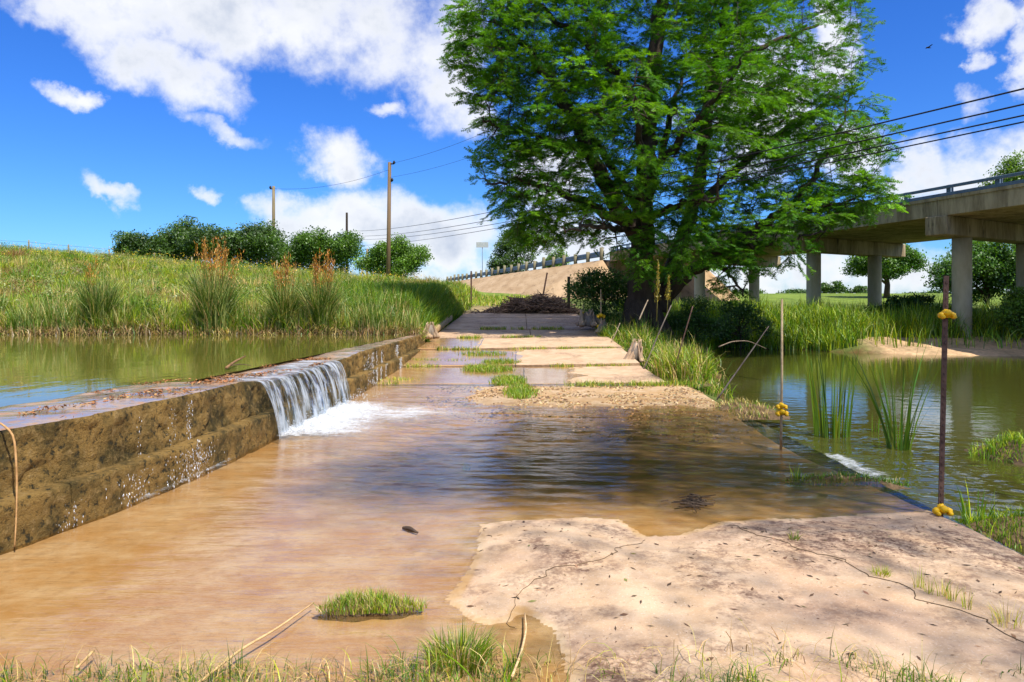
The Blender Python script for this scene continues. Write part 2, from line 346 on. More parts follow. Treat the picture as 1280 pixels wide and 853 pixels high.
# falling water: clear streaks and white streaks side by side
m, t = new_mat('falling_water'); p = pos(t)
s1 = t.noise(t.scale(p, (3.0, 6.5, 2.0)), 1.0, 6, 0.66); s2 = t.noise(t.scale(p, (8, 38, 5)), 1.0, 4, 0.6)
f = t.m('ADD', t.m('MULTIPLY', s1, 0.65), t.m('MULTIPLY', s2, 0.35))
white = t.add('ShaderNodeMixShader', {0: 0.35, 1: t.add('ShaderNodeBsdfDiffuse', {'Color': (0.75, 0.82, 0.9)}).outputs[0], 2: t.add('ShaderNodeBsdfTranslucent', {'Color': (0.8, 0.87, 0.95)}).outputs[0]})
bn = t.add('ShaderNodeBump', {'Strength': 0.5, 'Distance': 0.03, 'Height': f}).outputs[0]
gls = t.add('ShaderNodeBsdfGlossy', {'Color': (1, 1, 1), 'Roughness': 0.08, 'Normal': bn})
clr = t.add('ShaderNodeMixShader', {0: 0.28, 1: t.add('ShaderNodeBsdfTransparent', {'Color': (0.9, 0.94, 0.97)}).outputs[0], 2: gls.outputs[0]})
sheet = t.add('ShaderNodeMixShader', {0: t.m('MULTIPLY', t.ramp(f, 0.43, 0.62), 0.74), 1: clr.outputs[0], 2: white.outputs[0]})
hole = t.add('ShaderNodeMixShader', {0: t.ramp(f, 0.38, 0.50), 1: t.add('ShaderNodeBsdfTransparent', {'Color': (1, 1, 1)}).outputs[0], 2: sheet.outputs[0]})
fin_mat(t, hole.outputs[0]); M_FALL = m
m, t = new_mat('foam'); p = pos(t)
f = t.m('ADD', t.m('ADD', t.m('MULTIPLY', t.noise(t.scale(p, (0.7, 1.4, 1)), 4, 8, 0.75), 0.75), t.m('MULTIPLY', t.noise(t.scale(p, (0.8, 1.6, 1)), 23, 5, 0.7), 0.5)), t.m('MULTIPLY', vcol(t), 0.62))
wsh = t.add('ShaderNodeMixShader', {0: 0.3, 1: t.add('ShaderNodeBsdfDiffuse', {'Color': (0.74, 0.79, 0.84)}).outputs[0], 2: t.add('ShaderNodeBsdfTranslucent', {'Color': (0.74, 0.79, 0.84)}).outputs[0]})
fin_mat(t, t.add('ShaderNodeMixShader', {0: t.m('MULTIPLY', t.ramp(f, 0.78, 1.25), 0.96), 1: t.add('ShaderNodeBsdfTransparent').outputs[0], 2: wsh.outputs[0]}).outputs[0]); M_FOAM = m
m, t = new_mat('spray'); 
fin_mat(t, t.add('ShaderNodeMixShader', {0: 0.35, 1: t.add('ShaderNodeBsdfDiffuse', {'Color': (0.82, 0.87, 0.92)}).outputs[0], 2: t.add('ShaderNodeBsdfGlossy', {'Roughness': 0.1}).outputs[0]}).outputs[0]); M_DROP = m

# ------------------------------------------------------------------ the lie of the land
POND_Z, POOL_Z = 0.665, -0.25
def road_z(Y): return np.interp(Y, [0, 13.7, 16.7, 19.8, 23.6, 35, 45, 60, 100], [0, .03, .10, .30, .50, 1.0, 1.6, 2.1, 2.6])
def shore_Y(X): return 20.6 + 0.5 * fbm(np.asarray(X) * 0.35, 3.3, 3)
def pool_in(X, Y):
    Xp = np.interp(Y, [0, 9, 12, 16, 20, 25, 29], [3.0, 3.1, 3.6, 4.3, 5.3, 6.6, 7.5])
    Yp = np.interp(X, [3, 8, 11, 13.5, 20, 30, 45], [31, 29.3, 28, 25.3, 24.3, 22, 18])
    n = 0.5 * fbm(np.asarray(X) * 0.5, np.asarray(Y) * 0.5, 3)
    return np.minimum(X - Xp, Yp - Y) + n * ss(3.3, 5.5, X)
def ground_z(X, Y):
    X = np.asarray(X, float); Y = np.asarray(Y, float)
    sh = shore_Y(X)
    ridge = 2.6 + 0.085 * np.clip(-4.6 - X, 0, 60) + 0.12 * fbm(X * 0.15, Y * 0.15, 3)
    t = (Y - sh) / (45 - sh)
    zl = np.where(t < 0, np.maximum(-0.4, POND_Z - 0.08 + (Y - sh) * 0.35), POND_Z - 0.08 + 0.42 * ss(0, 0.05, t) + (ridge - 1.0) * np.clip(t, 0, 1) ** 0.92)
    zl = zl + 0.10 * fbm(X * 0.6, Y * 0.6, 3) * ss(0, 0.1, t)
    zr = road_z(Y) - 0.07
    ins = pool_in(X, Y)
    bank = np.where(X < 9, road_z(Y) + 0.05, 0.95) * 1.0
    bank = road_z(Y) * (1 - ss(5, 10, X)) + ss(5, 10, X) * (0.75 + 0.022 * np.clip(Y - 30, 0, 100))
    slope = 0.32 - 0.20 * ss(12, 14, X) * (1 - ss(24, 30, X))
    zp = np.where(ins > 0, POOL_Z - np.minimum(ins * 0.22, 0.55), np.minimum(POOL_Z + -ins * slope, bank))
    zp = zp + 0.06 * fbm(X * 0.8 + 5, Y * 0.8, 3) * (ins < 0)
    wl = 1 - ss(-4.0, -2.95, X)
    wr = ss(2.8, 3.2, X)
    far = Y > 20.0
    mid = np.where(far, zr, -0.5)
    wl2 = np.where(far, wl, (X < -3.4) * 1.0)
    z = mid * (1 - wl2) * (1 - wr) + zl * wl2 + zp * wr
    # beyond the ridge / road end everything settles into one field
    fz = 2.7 + 0.12 * fbm(X * 0.03, Y * 0.03, 3) + 0.5 * ss(-10, -60, X)
    k = ss(45, 80, Y)
    return z * (1 - k) + fz * k

us = np.linspace(-1, 1, 341); us = np.sign(us) * (0.25 * np.abs(us) + 0.75 * np.abs(us) ** 2.6)
Ys = np.concatenate([np.linspace(-40, 0, 20)[:-1], np.linspace(0, 60, 241), 60 + 60 * (np.exp(np.linspace(0, 4.2, 70)[1:]) - 1) / 1.0])
YY = np.repeat(Ys[:, None], len(us), 1); XX = us[None] * (60 + 1.4 * np.clip(Ys, 0, None))[:, None]
ZZ = ground_z(XX, YY)
turf = np.array([0.09, 0.115, 0.028]); straw = np.array([0.26, 0.2, 0.09]); lawn = np.array([0.16, 0.23, 0.035]); mud = np.array([0.12, 0.075, 0.028]); sand = np.array([0.50, 0.34, 0.20]); dirt = np.array([0.42, 0.3, 0.18])
def lerp(a, b, f): return a + (b - a) * f[..., None]
col = np.broadcast_to(turf, XX.shape + (3,)).copy()
col = lerp(col, np.broadcast_to(straw, col.shape), 0.6 * ss(-0.1, 0.35, fbm(XX * 0.3, YY * 0.3, 4)) * (XX < -2))
col = lerp(col, np.broadcast_to(lawn, col.shape), ss(46, 60, YY))
col = lerp(col, np.broadcast_to(mud, col.shape), (ZZ < np.where(XX < 0, POND_Z + 0.25, -0.2)) * 1.0 * (YY < 32))
sb = ss(12.4, 13.6, XX) * (1 - ss(27, 33, XX)) * (1 - ss(0.28, 0.5, ZZ)) * ss(-0.5, -0.3, ZZ) * (YY > 18) * (YY < 32)
col = lerp(col, np.broadcast_to(sand, col.shape), sb)
col = lerp(col, np.broadcast_to(dirt, col.shape), (np.abs(XX) < 2.9) * ss(33, 36, YY) * (1 - ss(40, 47, YY)) * 0.6)
bk = np.exp(-(((XX - 33) / 9.0) ** 2 + ((YY - 84) / 5.0) ** 2) * 1.5)
col = lerp(col, np.broadcast_to(np.array([0.72, 0.6, 0.42]), col.shape), ss(0.45, 0.55, bk))
b = MB(); b.grid(np.stack([XX, YY, ZZ], -1), col)
tag(b.build('ground', M_GROUND), kind='structure')

# water sheets
def sheet(name, x0, x1, y0, y1, z, mat, n=2):
    g = np.stack(np.meshgrid(np.linspace(x0, x1, n), np.linspace(y0, y1, n)) + [np.full((n, n), z)], -1)
    return tag(MB().grid(g).build(name, mat), kind='structure')
def dam_x(Y): return np.interp(Y, [0, 3.5, 4.6, 5.3, 6.6, 8.3, 12.7, 21.5], [-4.4, -3.62, -3.34, -3.16, -3.02, -2.96, -2.9, -2.87])
def dam_w(Y): return np.interp(Y, [0, 5, 9, 14, 19, 21.5], [1.35, 1.25, 1.15, 0.95, 0.7, 0.5])
def dam_top(Y): return np.interp(Y, [0, 5, 7.8, 8.5, 12.2, 13.2, 18, 21.5], [0.735, 0.725, 0.705, 0.645, 0.64, 0.672, 0.66, 0.66])
pv = [( -140, -40), (-140, 32)]
yy = np.linspace(-40, 23, 60)
g = np.stack([np.stack([np.full(60, -160.0), yy, np.full(60, POND_Z)], -1), np.stack([dam_x(np.clip(yy, 0, 21.5)) - dam_w(np.clip(yy, 0, 21.5)) + 0.35, yy, np.full(60, POND_Z)], -1)], 1)
tag(MB().grid(g).build('pond_water', W_POND), kind='structure')
pu = np.linspace(0, 1, 260); px_ = 3.02 + 7 * pu + 50 * pu ** 5; py_ = np.concatenate([np.linspace(-20, 3.5, 8), np.linspace(3.6, 14, 330), np.linspace(14.2, 33, 60)])
PXg, PYg = np.meshgrid(px_, py_); kk_ = np.exp(-(np.maximum(PXg - 3.2, 0) / 2.6) ** 2) * ss(4, 5.5, PYg) * (1 - ss(8.5, 12, PYg))
PZg = POOL_Z + (0.0012 + 0.012 * kk_) * fbm(PXg * 2.6 + .3 * PYg, PYg * 4.0, 4, .6) * (PYg > 3.5) * (PYg < 14.1)
tag(MB().grid(np.stack([PXg, PYg, PZg], -1)).build('pool_water', W_POOL), kind='structure')

# ------------------------------------------------------------------ the ford
dry_px = [(600, 655), (640, 651), (700, 648), (770, 649), (790, 660), (806, 671), (850, 668), (905, 652), (1000, 648), (1080, 645), (1165, 637), (1290, 690), (1500, 800), (1500, 1300), (740, 1300),
          (716, 880), (712, 845), (700, 812), (690, 790), (668, 768), (650, 762), (636, 772), (612, 781), (590, 776), (566, 757), (560, 745), (575, 730), (588, 712), (597, 685)]
dry_pg = np.array([GP(*q)[:2] for q in dry_px])
def sdist(X, Y, pg):
    """signed distance, positive inside"""
    X = np.asarray(X, float); Y = np.asarray(Y, float); d = np.full(X.shape, 1e9); ins = np.zeros(X.shape, bool)
    for i in range(len(pg)):
        a = pg[i]; c = pg[(i + 1) % len(pg)]; e = c - a
        tt = np.clip(((X - a[0]) * e[0] + (Y - a[1]) * e[1]) / (e @ e + 1e-12), 0, 1)
        d = np.minimum(d, np.hypot(X - a[0] - tt * e[0], Y - a[1] - tt * e[1]))
        cr = ((a[1] > Y) != (c[1] > Y)) & (X < (c[0] - a[0]) * (Y - a[1]) / (c[1] - a[1] + 1e-12) + a[0]); ins ^= cr
    return np.where(ins, d, -d)
grav_px = [(583, 497), (596, 486), (640, 484), (760, 486), (838, 484), (884, 497), (900, 520), (860, 528), (790, 527), (700, 524), (640, 514), (600, 505)]
grav_pg = np.array([GP(*q)[:2] for q in grav_px])
def ford_z(X, Y):
    s = sdist(X, Y, dry_pg)
    rag = 0.030 * fbm(X * 4, Y * 4, 6, 0.72)
    s = s + rag
    up = np.minimum(s * 0.09, 0.045) + 0.004
    deep = 0.020 + 0.085 * ss(4.8, 7.0, Y) * ss(-2.4, -0.4, X) * (1 - ss(9.5, 11.5, Y)) + 0.015 * ss(5, 8, Y)
    dn = -np.minimum(-s * 0.05, deep) - 0.001
    z = np.where(s > 0, up, dn)
    z = z + 0.006 * fbm(X * 1.7, Y * 1.7, 4) + 0.0015 * fbm(X * 9, Y * 9, 3)
    gs = sdist(X, Y, grav_pg)
    z = z + ss(-0.5, 0.35, gs) * 0.055
    z = z + 0.03 * ss(11.8, 13.6, Y)
    z = z + 0.03 * ss(2.4, 3.0, X) * ss(8.4, 9.5, Y)
    return z
nr, nc = 420, 330
fy = 1.2 * np.exp(np.linspace(0, math.log(13.66 / 1.2), nr)); fu = np.linspace(0, 1, nc)
FY = np.repeat(fy[:, None], nc, 1); xl = dam_x(FY) - 0.3; FX = xl + (3.05 - xl) * fu[None] + 0
edge = 0.025 * fbm(FY * 2.5, 7.7, 4); FX = FX + edge * fu[None] ** 8
FZ = ford_z(FX, FY)
s = sdist(FX, FY, dry_pg) + 0.030 * fbm(FX * 4, FY * 4, 6, 0.72)
damp = fbm(FX * 1.1 + 4, FY * 1.1, 5, 0.55)
wet = 1 - ss(-0.005, 0.02, s - 0.022 - 0.07 * np.clip(damp + .1, 0, 1))
gs = sdist(FX, FY, grav_pg)
wet = np.maximum(wet, 0) * (1 - 0.25 * ss(-0.2, 0.3, gs))
silt_shade = np.maximum(ss(5.2, 6.4, FY) * (1 - ss(10.0, 12.2, FY)) * ss(-1.6, 0.2, FX + 0.5 * damp) * (0.55 + 0.45 * ss(-0.2, 0.3, damp)), 0.75 * ss(5.0, 6.2, FY + .4 * damp) * (1 - ss(7.6, 9.0, FY)) * ss(-2.5, -1.3, FX + 0.6 * damp))  # mid-ford bed darkened: overhead tree's shade painted in along with the silt
stain = np.exp(-(((FX - 2.05) / 0.75) ** 2 + ((FY - 4.55) / 0.42) ** 2)) + 0.5 * np.exp(-(((FX - 2.9) / 0.35) ** 2 + ((FY - 4.4) / 0.6) ** 2)) + 0.65 * ss(0.0, 0.5, damp) + 0.5 * ss(0.05, 0.4, fbm(FX * 2.3 + 8, FY * 2.3 + 3, 5, .6)) + 0.7 * np.exp(-(((FX - 0.25) / 0.35) ** 2 + ((FY - 2.9) / 0.3) ** 2)) + 0.9 * ss(-.4, .2, gs)
colr = np.stack([wet, silt_shade, np.clip(stain, 0, 1)], -1)
Gp = np.stack([FX, FY, FZ], -1)
sk = Gp[:, -1:].copy(); sk[..., 2] = -0.9; sk[..., 0] += 0.02       # the downstream side of the ford
Gp = np.concatenate([Gp, sk], 1); colr = np.concatenate([colr, colr[:, -1:]], 1)
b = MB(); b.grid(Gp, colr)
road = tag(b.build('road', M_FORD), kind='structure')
# water running over the ford
wy = 1.2 * np.exp(np.linspace(0, math.log(13.64 / 1.2), 620)); wu = np.linspace(0, 1, 240); WY = np.repeat(wy[:, None], 240, 1); wxl = dam_x(WY) - 0.1
WX = wxl + (3.10 - wxl) * wu[None]; WZ = 0.0 + 0.034 * ss(11.6, 13.4, WY)
amp = 0.0020 + 0.0095 * ss(4.6, 6.6, WY) * (1 - 0.5 * ss(10, 12, WY)) * (0.4 + 0.6 * ss(-2.8, -1.2, WX)) + 0.006 * np.exp(-(((WX + 1.2) / 1.2) ** 2 + ((WY - 10.2) / 1.8) ** 2))
lam = 1 / (0.22 + 0.12 * ss(4.5, 9, WY))
rip = fbm(WX * 1.1 + 0.25 * WY, WY * 3.6 + 0.5 * WX, 4, 0.58); r2 = fbm(WX * 1.7 - 0.4 * WY + 40, WY * 6.5, 2, 0.5)
r3 = fbm(WX * 3.2 + 0.6 * WY, WY * 13.0 + 1.5 * WX + 5, 2, 0.55)
WZ = WZ + amp * (rip * 1.3 + 0.6 * r2) + 0.0016 * r3 * (1 - ss(6.0, 8.5, WY)) * (0.5 + 0.5 * ss(-0.3, 0.3, rip))
Gw = np.stack([WX, WY, WZ], -1)
spill = []
for k, (ox, oz) in enumerate(((0.03, -0.012), (0.06, -0.05), (0.09, -0.12), (0.12, -0.27))):
    e = Gw[:, -1:].copy(); e[..., 0] += ox; e[..., 2] += oz; spill.append(e)
keep = (wy > 5.45) & (wy < 9.4)
b = MB(); b.grid(Gw)
b.grid(np.concatenate([Gw[:, -1:]] + spill, 1)[keep])
tag(b.build('ford_water', W_FORD), kind='structure')

# slabs of the far half of the crossing, each its own piece
rows = [13.70, 16.72, 19.80, 22.9, 26.2, 29.6, 33.2, 36.6]
shoreX = [1.05, -0.30, -1.5, -3.6, -9, -9, -9]
split_x = [0.05, -0.15, -1.2, 0.3, 0.2, 0.2, 0.2]
def slab_z(X, Y, k):
    base = np.interp(Y, [rows[k], rows[k + 1]], [road_z(rows[k]) + (0.022 if 0 < k < 3 else 0.004), road_z(rows[k + 1]) - (0.012 if k < 3 else 0.004)])
    tilt = 0.016 * (X - shoreX[k]) if k < 3 else 0.0 * X
    return base + np.clip(tilt, -0.02, 0.05) + 0.006 * fbm(X * 1.5 + k * 9, Y * 1.5, 4) + 0.0022 * fbm(X * 7, Y * 7, 3)
for k in range(len(rows) - 1):
    y0, y1 = rows[k] + 0.02, rows[k + 1] - 0.02
    for side in (0, 1):
        x0, x1 = (-2.88, split_x[k] - 0.012) if side == 0 else (split_x[k] + 0.012, 2.75)
        nx, ny = int((x1 - x0) / 0.07) + 2, int((y1 - y0) / 0.09) + 2
        X, Y = np.meshgrid(np.linspace(x0, x1, nx), np.linspace(y0, y1, ny))
        chip = 0.02 * fbm(X * 3 + k, Y * 3, 4)
        Y2 = Y + np.where((Y == Y.min()) | (Y == Y.max()), chip, 0); X2 = X + np.where((X == X.min()) | (X == X.max()), chip, 0)
        Z = slab_z(X2, Y2, k)
        film = np.interp(Y2, [rows[k], rows[k + 1]], [road_z(rows[k]) + 0.022 * (k > 0), road_z(rows[k + 1]) - 0.012]) + 0.004
        wt = (1 - ss(-0.004, 0.003, Z - film)) if k < 3 else 0.55 * ss(-.1, .5, fbm(X * .7 + 20, Y * .9, 4))
        st = ss(0.05, 0.5, fbm(X * 1.2 + 3, Y * 0.8, 5)) * (0.75 if k < 3 else 1.0) + (0.35 + 0.6 * ss(0.6, 2.2, X) if k >= 3 else 0)
        cl = np.stack([wt, 0.0 * Z, np.clip(st, 0, 1)], -1)
        Gs = np.stack([X2, Y2, Z], -1)
        lo = Gs.copy(); lo[..., 2] -= 0.12
        b = MB(); b.grid(Gs, cl)
        for a, c in ((Gs[0], lo[0]), (Gs[-1], lo[-1]), (Gs[:, 0], lo[:, 0]), (Gs[:, -1], lo[:, -1])):
            b.grid(np.stack([a, c]), np.zeros((2, len(a), 3)) + np.array([0.5, 0.3, 0.8]))
        b.build('concrete_slab', M_FORD, road)
# film of water lying on the low side of the slabs
for k in range(3):
    y0, y1 = rows[k], rows[k + 1]
    zz = [road_z(rows[k]) + 0.022 * (k > 0) + 0.004, road_z(rows[k + 1]) - 0.012 + 0.004]
    g = np.array([[(-3.0, y0 + .015, zz[0]), (shoreX[k] + 1.2, y0 + .015, zz[0])], [(-3.0, y1 - .015, zz[1]), (shoreX[k] + 1.2, y1 - .015, zz[1])]], float)
    g2 = g[0].copy(); g2[:, 1] -= 0.02; g2[:, 2] -= 0.05
    b = MB(); b.grid(g); b.grid(np.stack([g2, g[0]]))
    tag(b.build('slab_water', W_FILM), kind='structure')

# cracks filled with soil
def ribbon(b, pts, wdt, lift, zf, col=None, seg=14, jit=0.02):
    pts = np.asarray(pts, float); d = np.r_[0, np.cumsum(np.hypot(*np.diff(pts, axis=0).T))]
    n = max(8, int(d[-1] / 0.035)); u = np.linspace(0, d[-1], n)
    x = np.interp(u, d, pts[:, 0]); y = np.interp(u, d, pts[:, 1])
    sd = rng.uniform(0, 99)
    x = x + jit * fbm(u * 4 + sd, 1.5, 4); y = y + jit * fbm(u * 4 + sd, 8.5, 4)
    tx, ty = np.gradient(x), np.gradient(y); L = np.hypot(tx, ty); nx_, ny_ = -ty / L, tx / L
    ww = wdt * (0.45 + 0.9 * np.abs(fbm(u * 5 + sd, 4.4, 3))) * np.minimum(1, np.minimum(u, d[-1] - u) / 0.08 + 0.15)
    A = np.stack([x + nx_ * ww, y + ny_ * ww, zf(x + nx_ * ww, y + ny_ * ww) + lift], -1); B = np.stack([x - nx_ * ww, y - ny_ * ww, zf(x - nx_ * ww, y - ny_ * ww) + lift], -1)
    Cc = np.stack([x, y, zf(x, y) + lift + 0.003], -1)
    b.grid(np.stack([A, Cc, B]), None)
cracks = [[(905, 655), (960, 671), (1000, 690), (1050, 705), (1110, 730), (1180, 765), (1240, 793), (1300, 822)],
          [(800, 672), (775, 688), (745, 700), (715, 708), (690, 718), (668, 730), (652, 742), (643, 757), (646, 775)]]
for c in cracks:
    b = MB(); ribbon(b, [GP(*q, 0.03)[:2] for q in c], 0.0042 if c is cracks[0] else 0.0022, 0.0015, ford_z, jit=0.11); b.build('crack', M_SOIL, road)

# ------------------------------------------------------------------ dam
dam = thing('dam_wall', 'long low mossy concrete dam wall with wet crest between pond and ford', 'dam', (-3.0, 10, 0))
dy_ = np.concatenate([np.arange(1.5, 9, 0.03), np.arange(9, 21.6, 0.06)]); nd = len(dy_)
def face(prof, rough_amp, seed):
    """prof(Y) -> list of (dx, z) stations, displaced like rubble"""
    Pn = prof(dy_)                                                         # nd, k, 2
    kx = Pn.shape[1]
    Yg = np.repeat(dy_[:, None], kx, 1); Z = Pn[..., 1]
    xx = dam_x(Yg) + Pn[..., 0]
    cell = fbm(Yg * 2.2 + seed, Z * 3.5, 2); dsp = rough_amp * (np.round(cell * 4) / 4 * 0.8 + 0.9 * fbm(Yg * 5 + seed, Z * 7, 4, 0.6))
    return xx + dsp, Yg, Z
top = dam_top(dy_)
def prof_up(Y):
    tz = np.linspace(0, 1, 16)
    return np.stack([np.broadcast_to(-0.02 - 0.02 * tz, (nd, 16)), 0.30 + (top[:, None] - 0.30) * tz[None]], -1)
x, y, z = face(prof_up, 0.032, 3.0); x[:, -1] -= 0.015
up_edge = np.stack([x[:, -1], y[:, -1], z[:, -1]], -1)
b = MB(); b.grid(np.stack([x, y, z], -1)); put_under(b.build('wall_face', M_MOSS), dam)
# crest
kk = 26; uu = np.linspace(0, 1, kk)
cx_ = up_edge[:, None, 0] - uu[None] * dam_w(dy_)[:, None]; cyg = np.repeat(dy_[:, None], kk, 1)
cz = top[:, None] + 0.012 * fbm(cx_ * 2, cyg * 2, 4) - 0.035 * uu[None] ** 3 + 0.003 * fbm(cx_ * 12, cyg * 12, 3)
cz[:, 0] = top - 0.004
crest = np.stack([cx_, cyg, cz], -1)
bk_ = crest[:, -1:].copy(); bk_[..., 2] = -0.6
b = MB(); b.grid(np.concatenate([crest, bk_], 1)); put_under(b.build('crest', M_CREST), dam)
# footing course in separate pours
cuts = [1.5, 3.4, 5.0, 6.15, 7.6, 8.7, 11.2, 13.9, 16.6, 19.2, 21.5]
for a, c in zip(cuts[:-1], cuts[1:]):
    ys = np.linspace(a + 0.008, c - 0.008, max(8, int((c - a) / 0.03)))
    tz = np.concatenate([np.linspace(-0.15, 0.285, 12), [0.300, 0.305, 0.31]])
    off = np.concatenate([np.full(12, 0.11), [0.10, 0.05, -0.09]])
    Yg = np.repeat(ys[:, None], len(tz), 1); Zg = np.repeat(tz[None], len(ys), 0).copy()
    hmax = 0.305 - 0.0 * Yg
    X = dam_x(Yg) + off[None] + 0.018 * fbm(Yg * 6, Zg * 9, 4, 0.6) + 0.012 * fbm(Yg * 1.5 + a, 2.2, 2)
    Zg += 0.012 * fbm(Yg * 3, 5.1, 3) * (tz[None] > 0.2)
    G3 = np.stack([X, Yg, Zg], -1)
    b = MB(); b.grid(G3)
    for e in (G3[0], G3[-1]):
        e2 = e.copy(); e2[:, 0] -= 0.12; b.grid(np.stack([e, e2]))
    put_under(b.build('footing_block', M_MOSS), dam)

# overflow: sheet sliding over the notch and falling
fy0, fy1 = 8.1, 11.5
ys = np.linspace(fy0, fy1, 180)
left = np.interp(ys, dy_, up_edge[:, 0])
vs = np.linspace(0, 1, 26)
thr = 0.20 + 0.09 * fbm(ys * 1.6, 3.3, 3) + 0.05 * fbm(ys * 6, 6.1, 2)
Pf = np.zeros((180, 26 + 6, 3))
for j in range(6):
    q = 1 - j / 6
    Pf[:, j] = np.stack([left - 0.5 * q, ys, np.interp(ys, dy_, top) + 0.012 - 0.01 * (1 - q)], -1)
for j, v in enumerate(vs):
    Pf[:, 6 + j] = np.stack([left + 0.01 + (thr + 0.05) * v ** 0.5 + 0.012 * fbm(ys * 14, v * 1.2, 3), ys + 0.02 * v * fbm(ys * 3, 1.1, 2), np.interp(ys, dy_, top) + 0.004 - (0.66) * v ** 1.25], -1)
MBf = MB(); MBf.grid(Pf)
tag(MBf.build('waterfall', M_FALL), kind='structure')
def drops(b, cen, r, stretch=1.0):
    n = len(cen); r = np.broadcast_to(r, (n,))
    o = np.array([(1, 0, 0), (-1, 0, 0), (0, 1, 0), (0, -1, 0), (0, 0, stretch), (0, 0, -stretch)], float)
    v = cen[:, None] + o[None] * r[:, None, None]
    f = np.array([(0, 2, 4), (2, 1, 4), (1, 3, 4), (3, 0, 4), (2, 0, 5), (1, 2, 5), (3, 1, 5), (0, 3, 5)])
    b.put(v.reshape(-1, 3), (f[None] + 6 * np.arange(n)[:, None, None]).reshape(-1, 3))
# foam apron
gx, gy = np.meshgrid(np.linspace(-3.1, 0.2, 260), np.linspace(7.4, 13.2, 300))
fx = gx - (dam_x(gy) + 0.17)
core = np.exp(-(np.maximum(fx - 0.25, 0) / 0.85) ** 2) * ss(7.9, 8.7, gy) * (1 - ss(10.4, 12.2, gy)) * ss(-0.15, 0.02, fx)
tongue = np.exp(-(((gy - 10.0 - 0.15 * fx) / 0.95) ** 2)) * np.exp(-(np.maximum(fx - 1.0, 0) / 1.15) ** 2) * ss(0, .2, fx)
core = np.clip(np.maximum(core, tongue * 0.8) , 0, 1)
hz = 0.006 + core * (0.02 + 0.11 * np.abs(fbm(gx * 4, gy * 4, 4, 0.55))) * np.exp(-np.maximum(fx, 0) * 1.0)
hz = np.where(core < 0.03, -0.03, np.maximum(hz, 0.006))
b = MB(); b.grid(np.stack([gx, gy, hz], -1), np.repeat((core * 0.9 - 0.05)[..., None], 3, -1))
tag(b.build('foam', M_FOAM), kind='stuff')
b = MB(); n = 1100
ysd = rng.uniform(8.3, 12.3, n); xd = dam_x(ysd) + 0.15 + np.abs(rng.normal(0, 0.28, n)); zd = 0.02 + np.abs(rng.normal(0, 0.075, n)) * np.exp(-(xd - dam_x(ysd)) * 0.6)
drops(b, np.stack([xd, ysd, zd], -1), 0.002 + 0.008 * rng.uniform(0, 1, n) ** 2.5)
# trickles down the face
for (yc, sp_, nn, lo, hi) in ((6.45, 0.02, 150, 0.0, 0.70), (6.35, 0.20, 260, 0.0, 0.30), (6.2, 0.03, 30, .3, .68), (5.55, 0.10, 110, 0.0, 0.28), (4.95, 0.05, 40, 0.0, 0.22), (5.75, 0.012, 16, 0.3, 0.68),
                               (13.3, 0.2, 120, 0.05, 0.62), (13.7, 0.04, 120, 0.05, 0.64), (14.1, 0.02, 70, 0.05, 0.64), (14.6, 0.03, 90, 0.08, 0.64), (16.3, 0.10, 160, 0.1, 0.64), (16.4, 0.03, 90, .1, .64)):
    yq = yc + rng.normal(0, sp_, nn); zq = rng.uniform(lo, hi, nn) ** 1.1
    xq = dam_x(yq) + 0.05 + np.where(zq < .33, .085, 0.0) + np.abs(rng.normal(0, 0.015, nn))
    drops(b, np.stack([xq, yq, zq], -1), (0.0010 + 0.0026 * rng.uniform(0, 1, nn) ** 2.2) * (1 + (yc > 10) * 0.7), 4.5)
tag(b.build('water_spray', M_DROP), kind='stuff')
# splash line along the foot of the wall, and the lip of the ford downstream
gx, gy = np.meshgrid(np.linspace(0, 1, 24), np.linspace(4.7, 7.6, 240))
fxx = dam_x(gy) + 0.05 + gx * 0.42
cr = np.exp(-(gx / 0.32) ** 2) * (ss(5.2, 5.9, gy) * (1 - ss(7.0, 7.5, gy)))
b = MB(); b.grid(np.stack([fxx, gy, np.where(cr < .03, -0.03, 0.006 + cr * 0.02 * (1 + fbm(fxx * 20, gy * 20, 3)))], -1), np.repeat((cr * 0.55)[..., None], 3, -1))
gx, gy = np.meshgrid(np.linspace(0, 1, 26), np.linspace(5.4, 8.7, 260))
cr = np.exp(-((gx - 0.42) / 0.26) ** 2) * ss(6.0, 7.4, gy) * (1 - ss(8.3, 8.7, gy)) * (0.55 + 0.45 * ss(6.0, 7.6, gy))
b.grid(np.stack([3.20 + gx * 0.95, gy, np.where(cr < .03, POOL_Z - .03, POOL_Z + 0.014 + cr * 0.035 * (1 + fbm(gx * 9, gy * 14, 3)))], -1), np.repeat((cr * 0.52)[..., None], 3, -1))
tag(b.build('splash_foam', M_FOAM), kind='stuff')

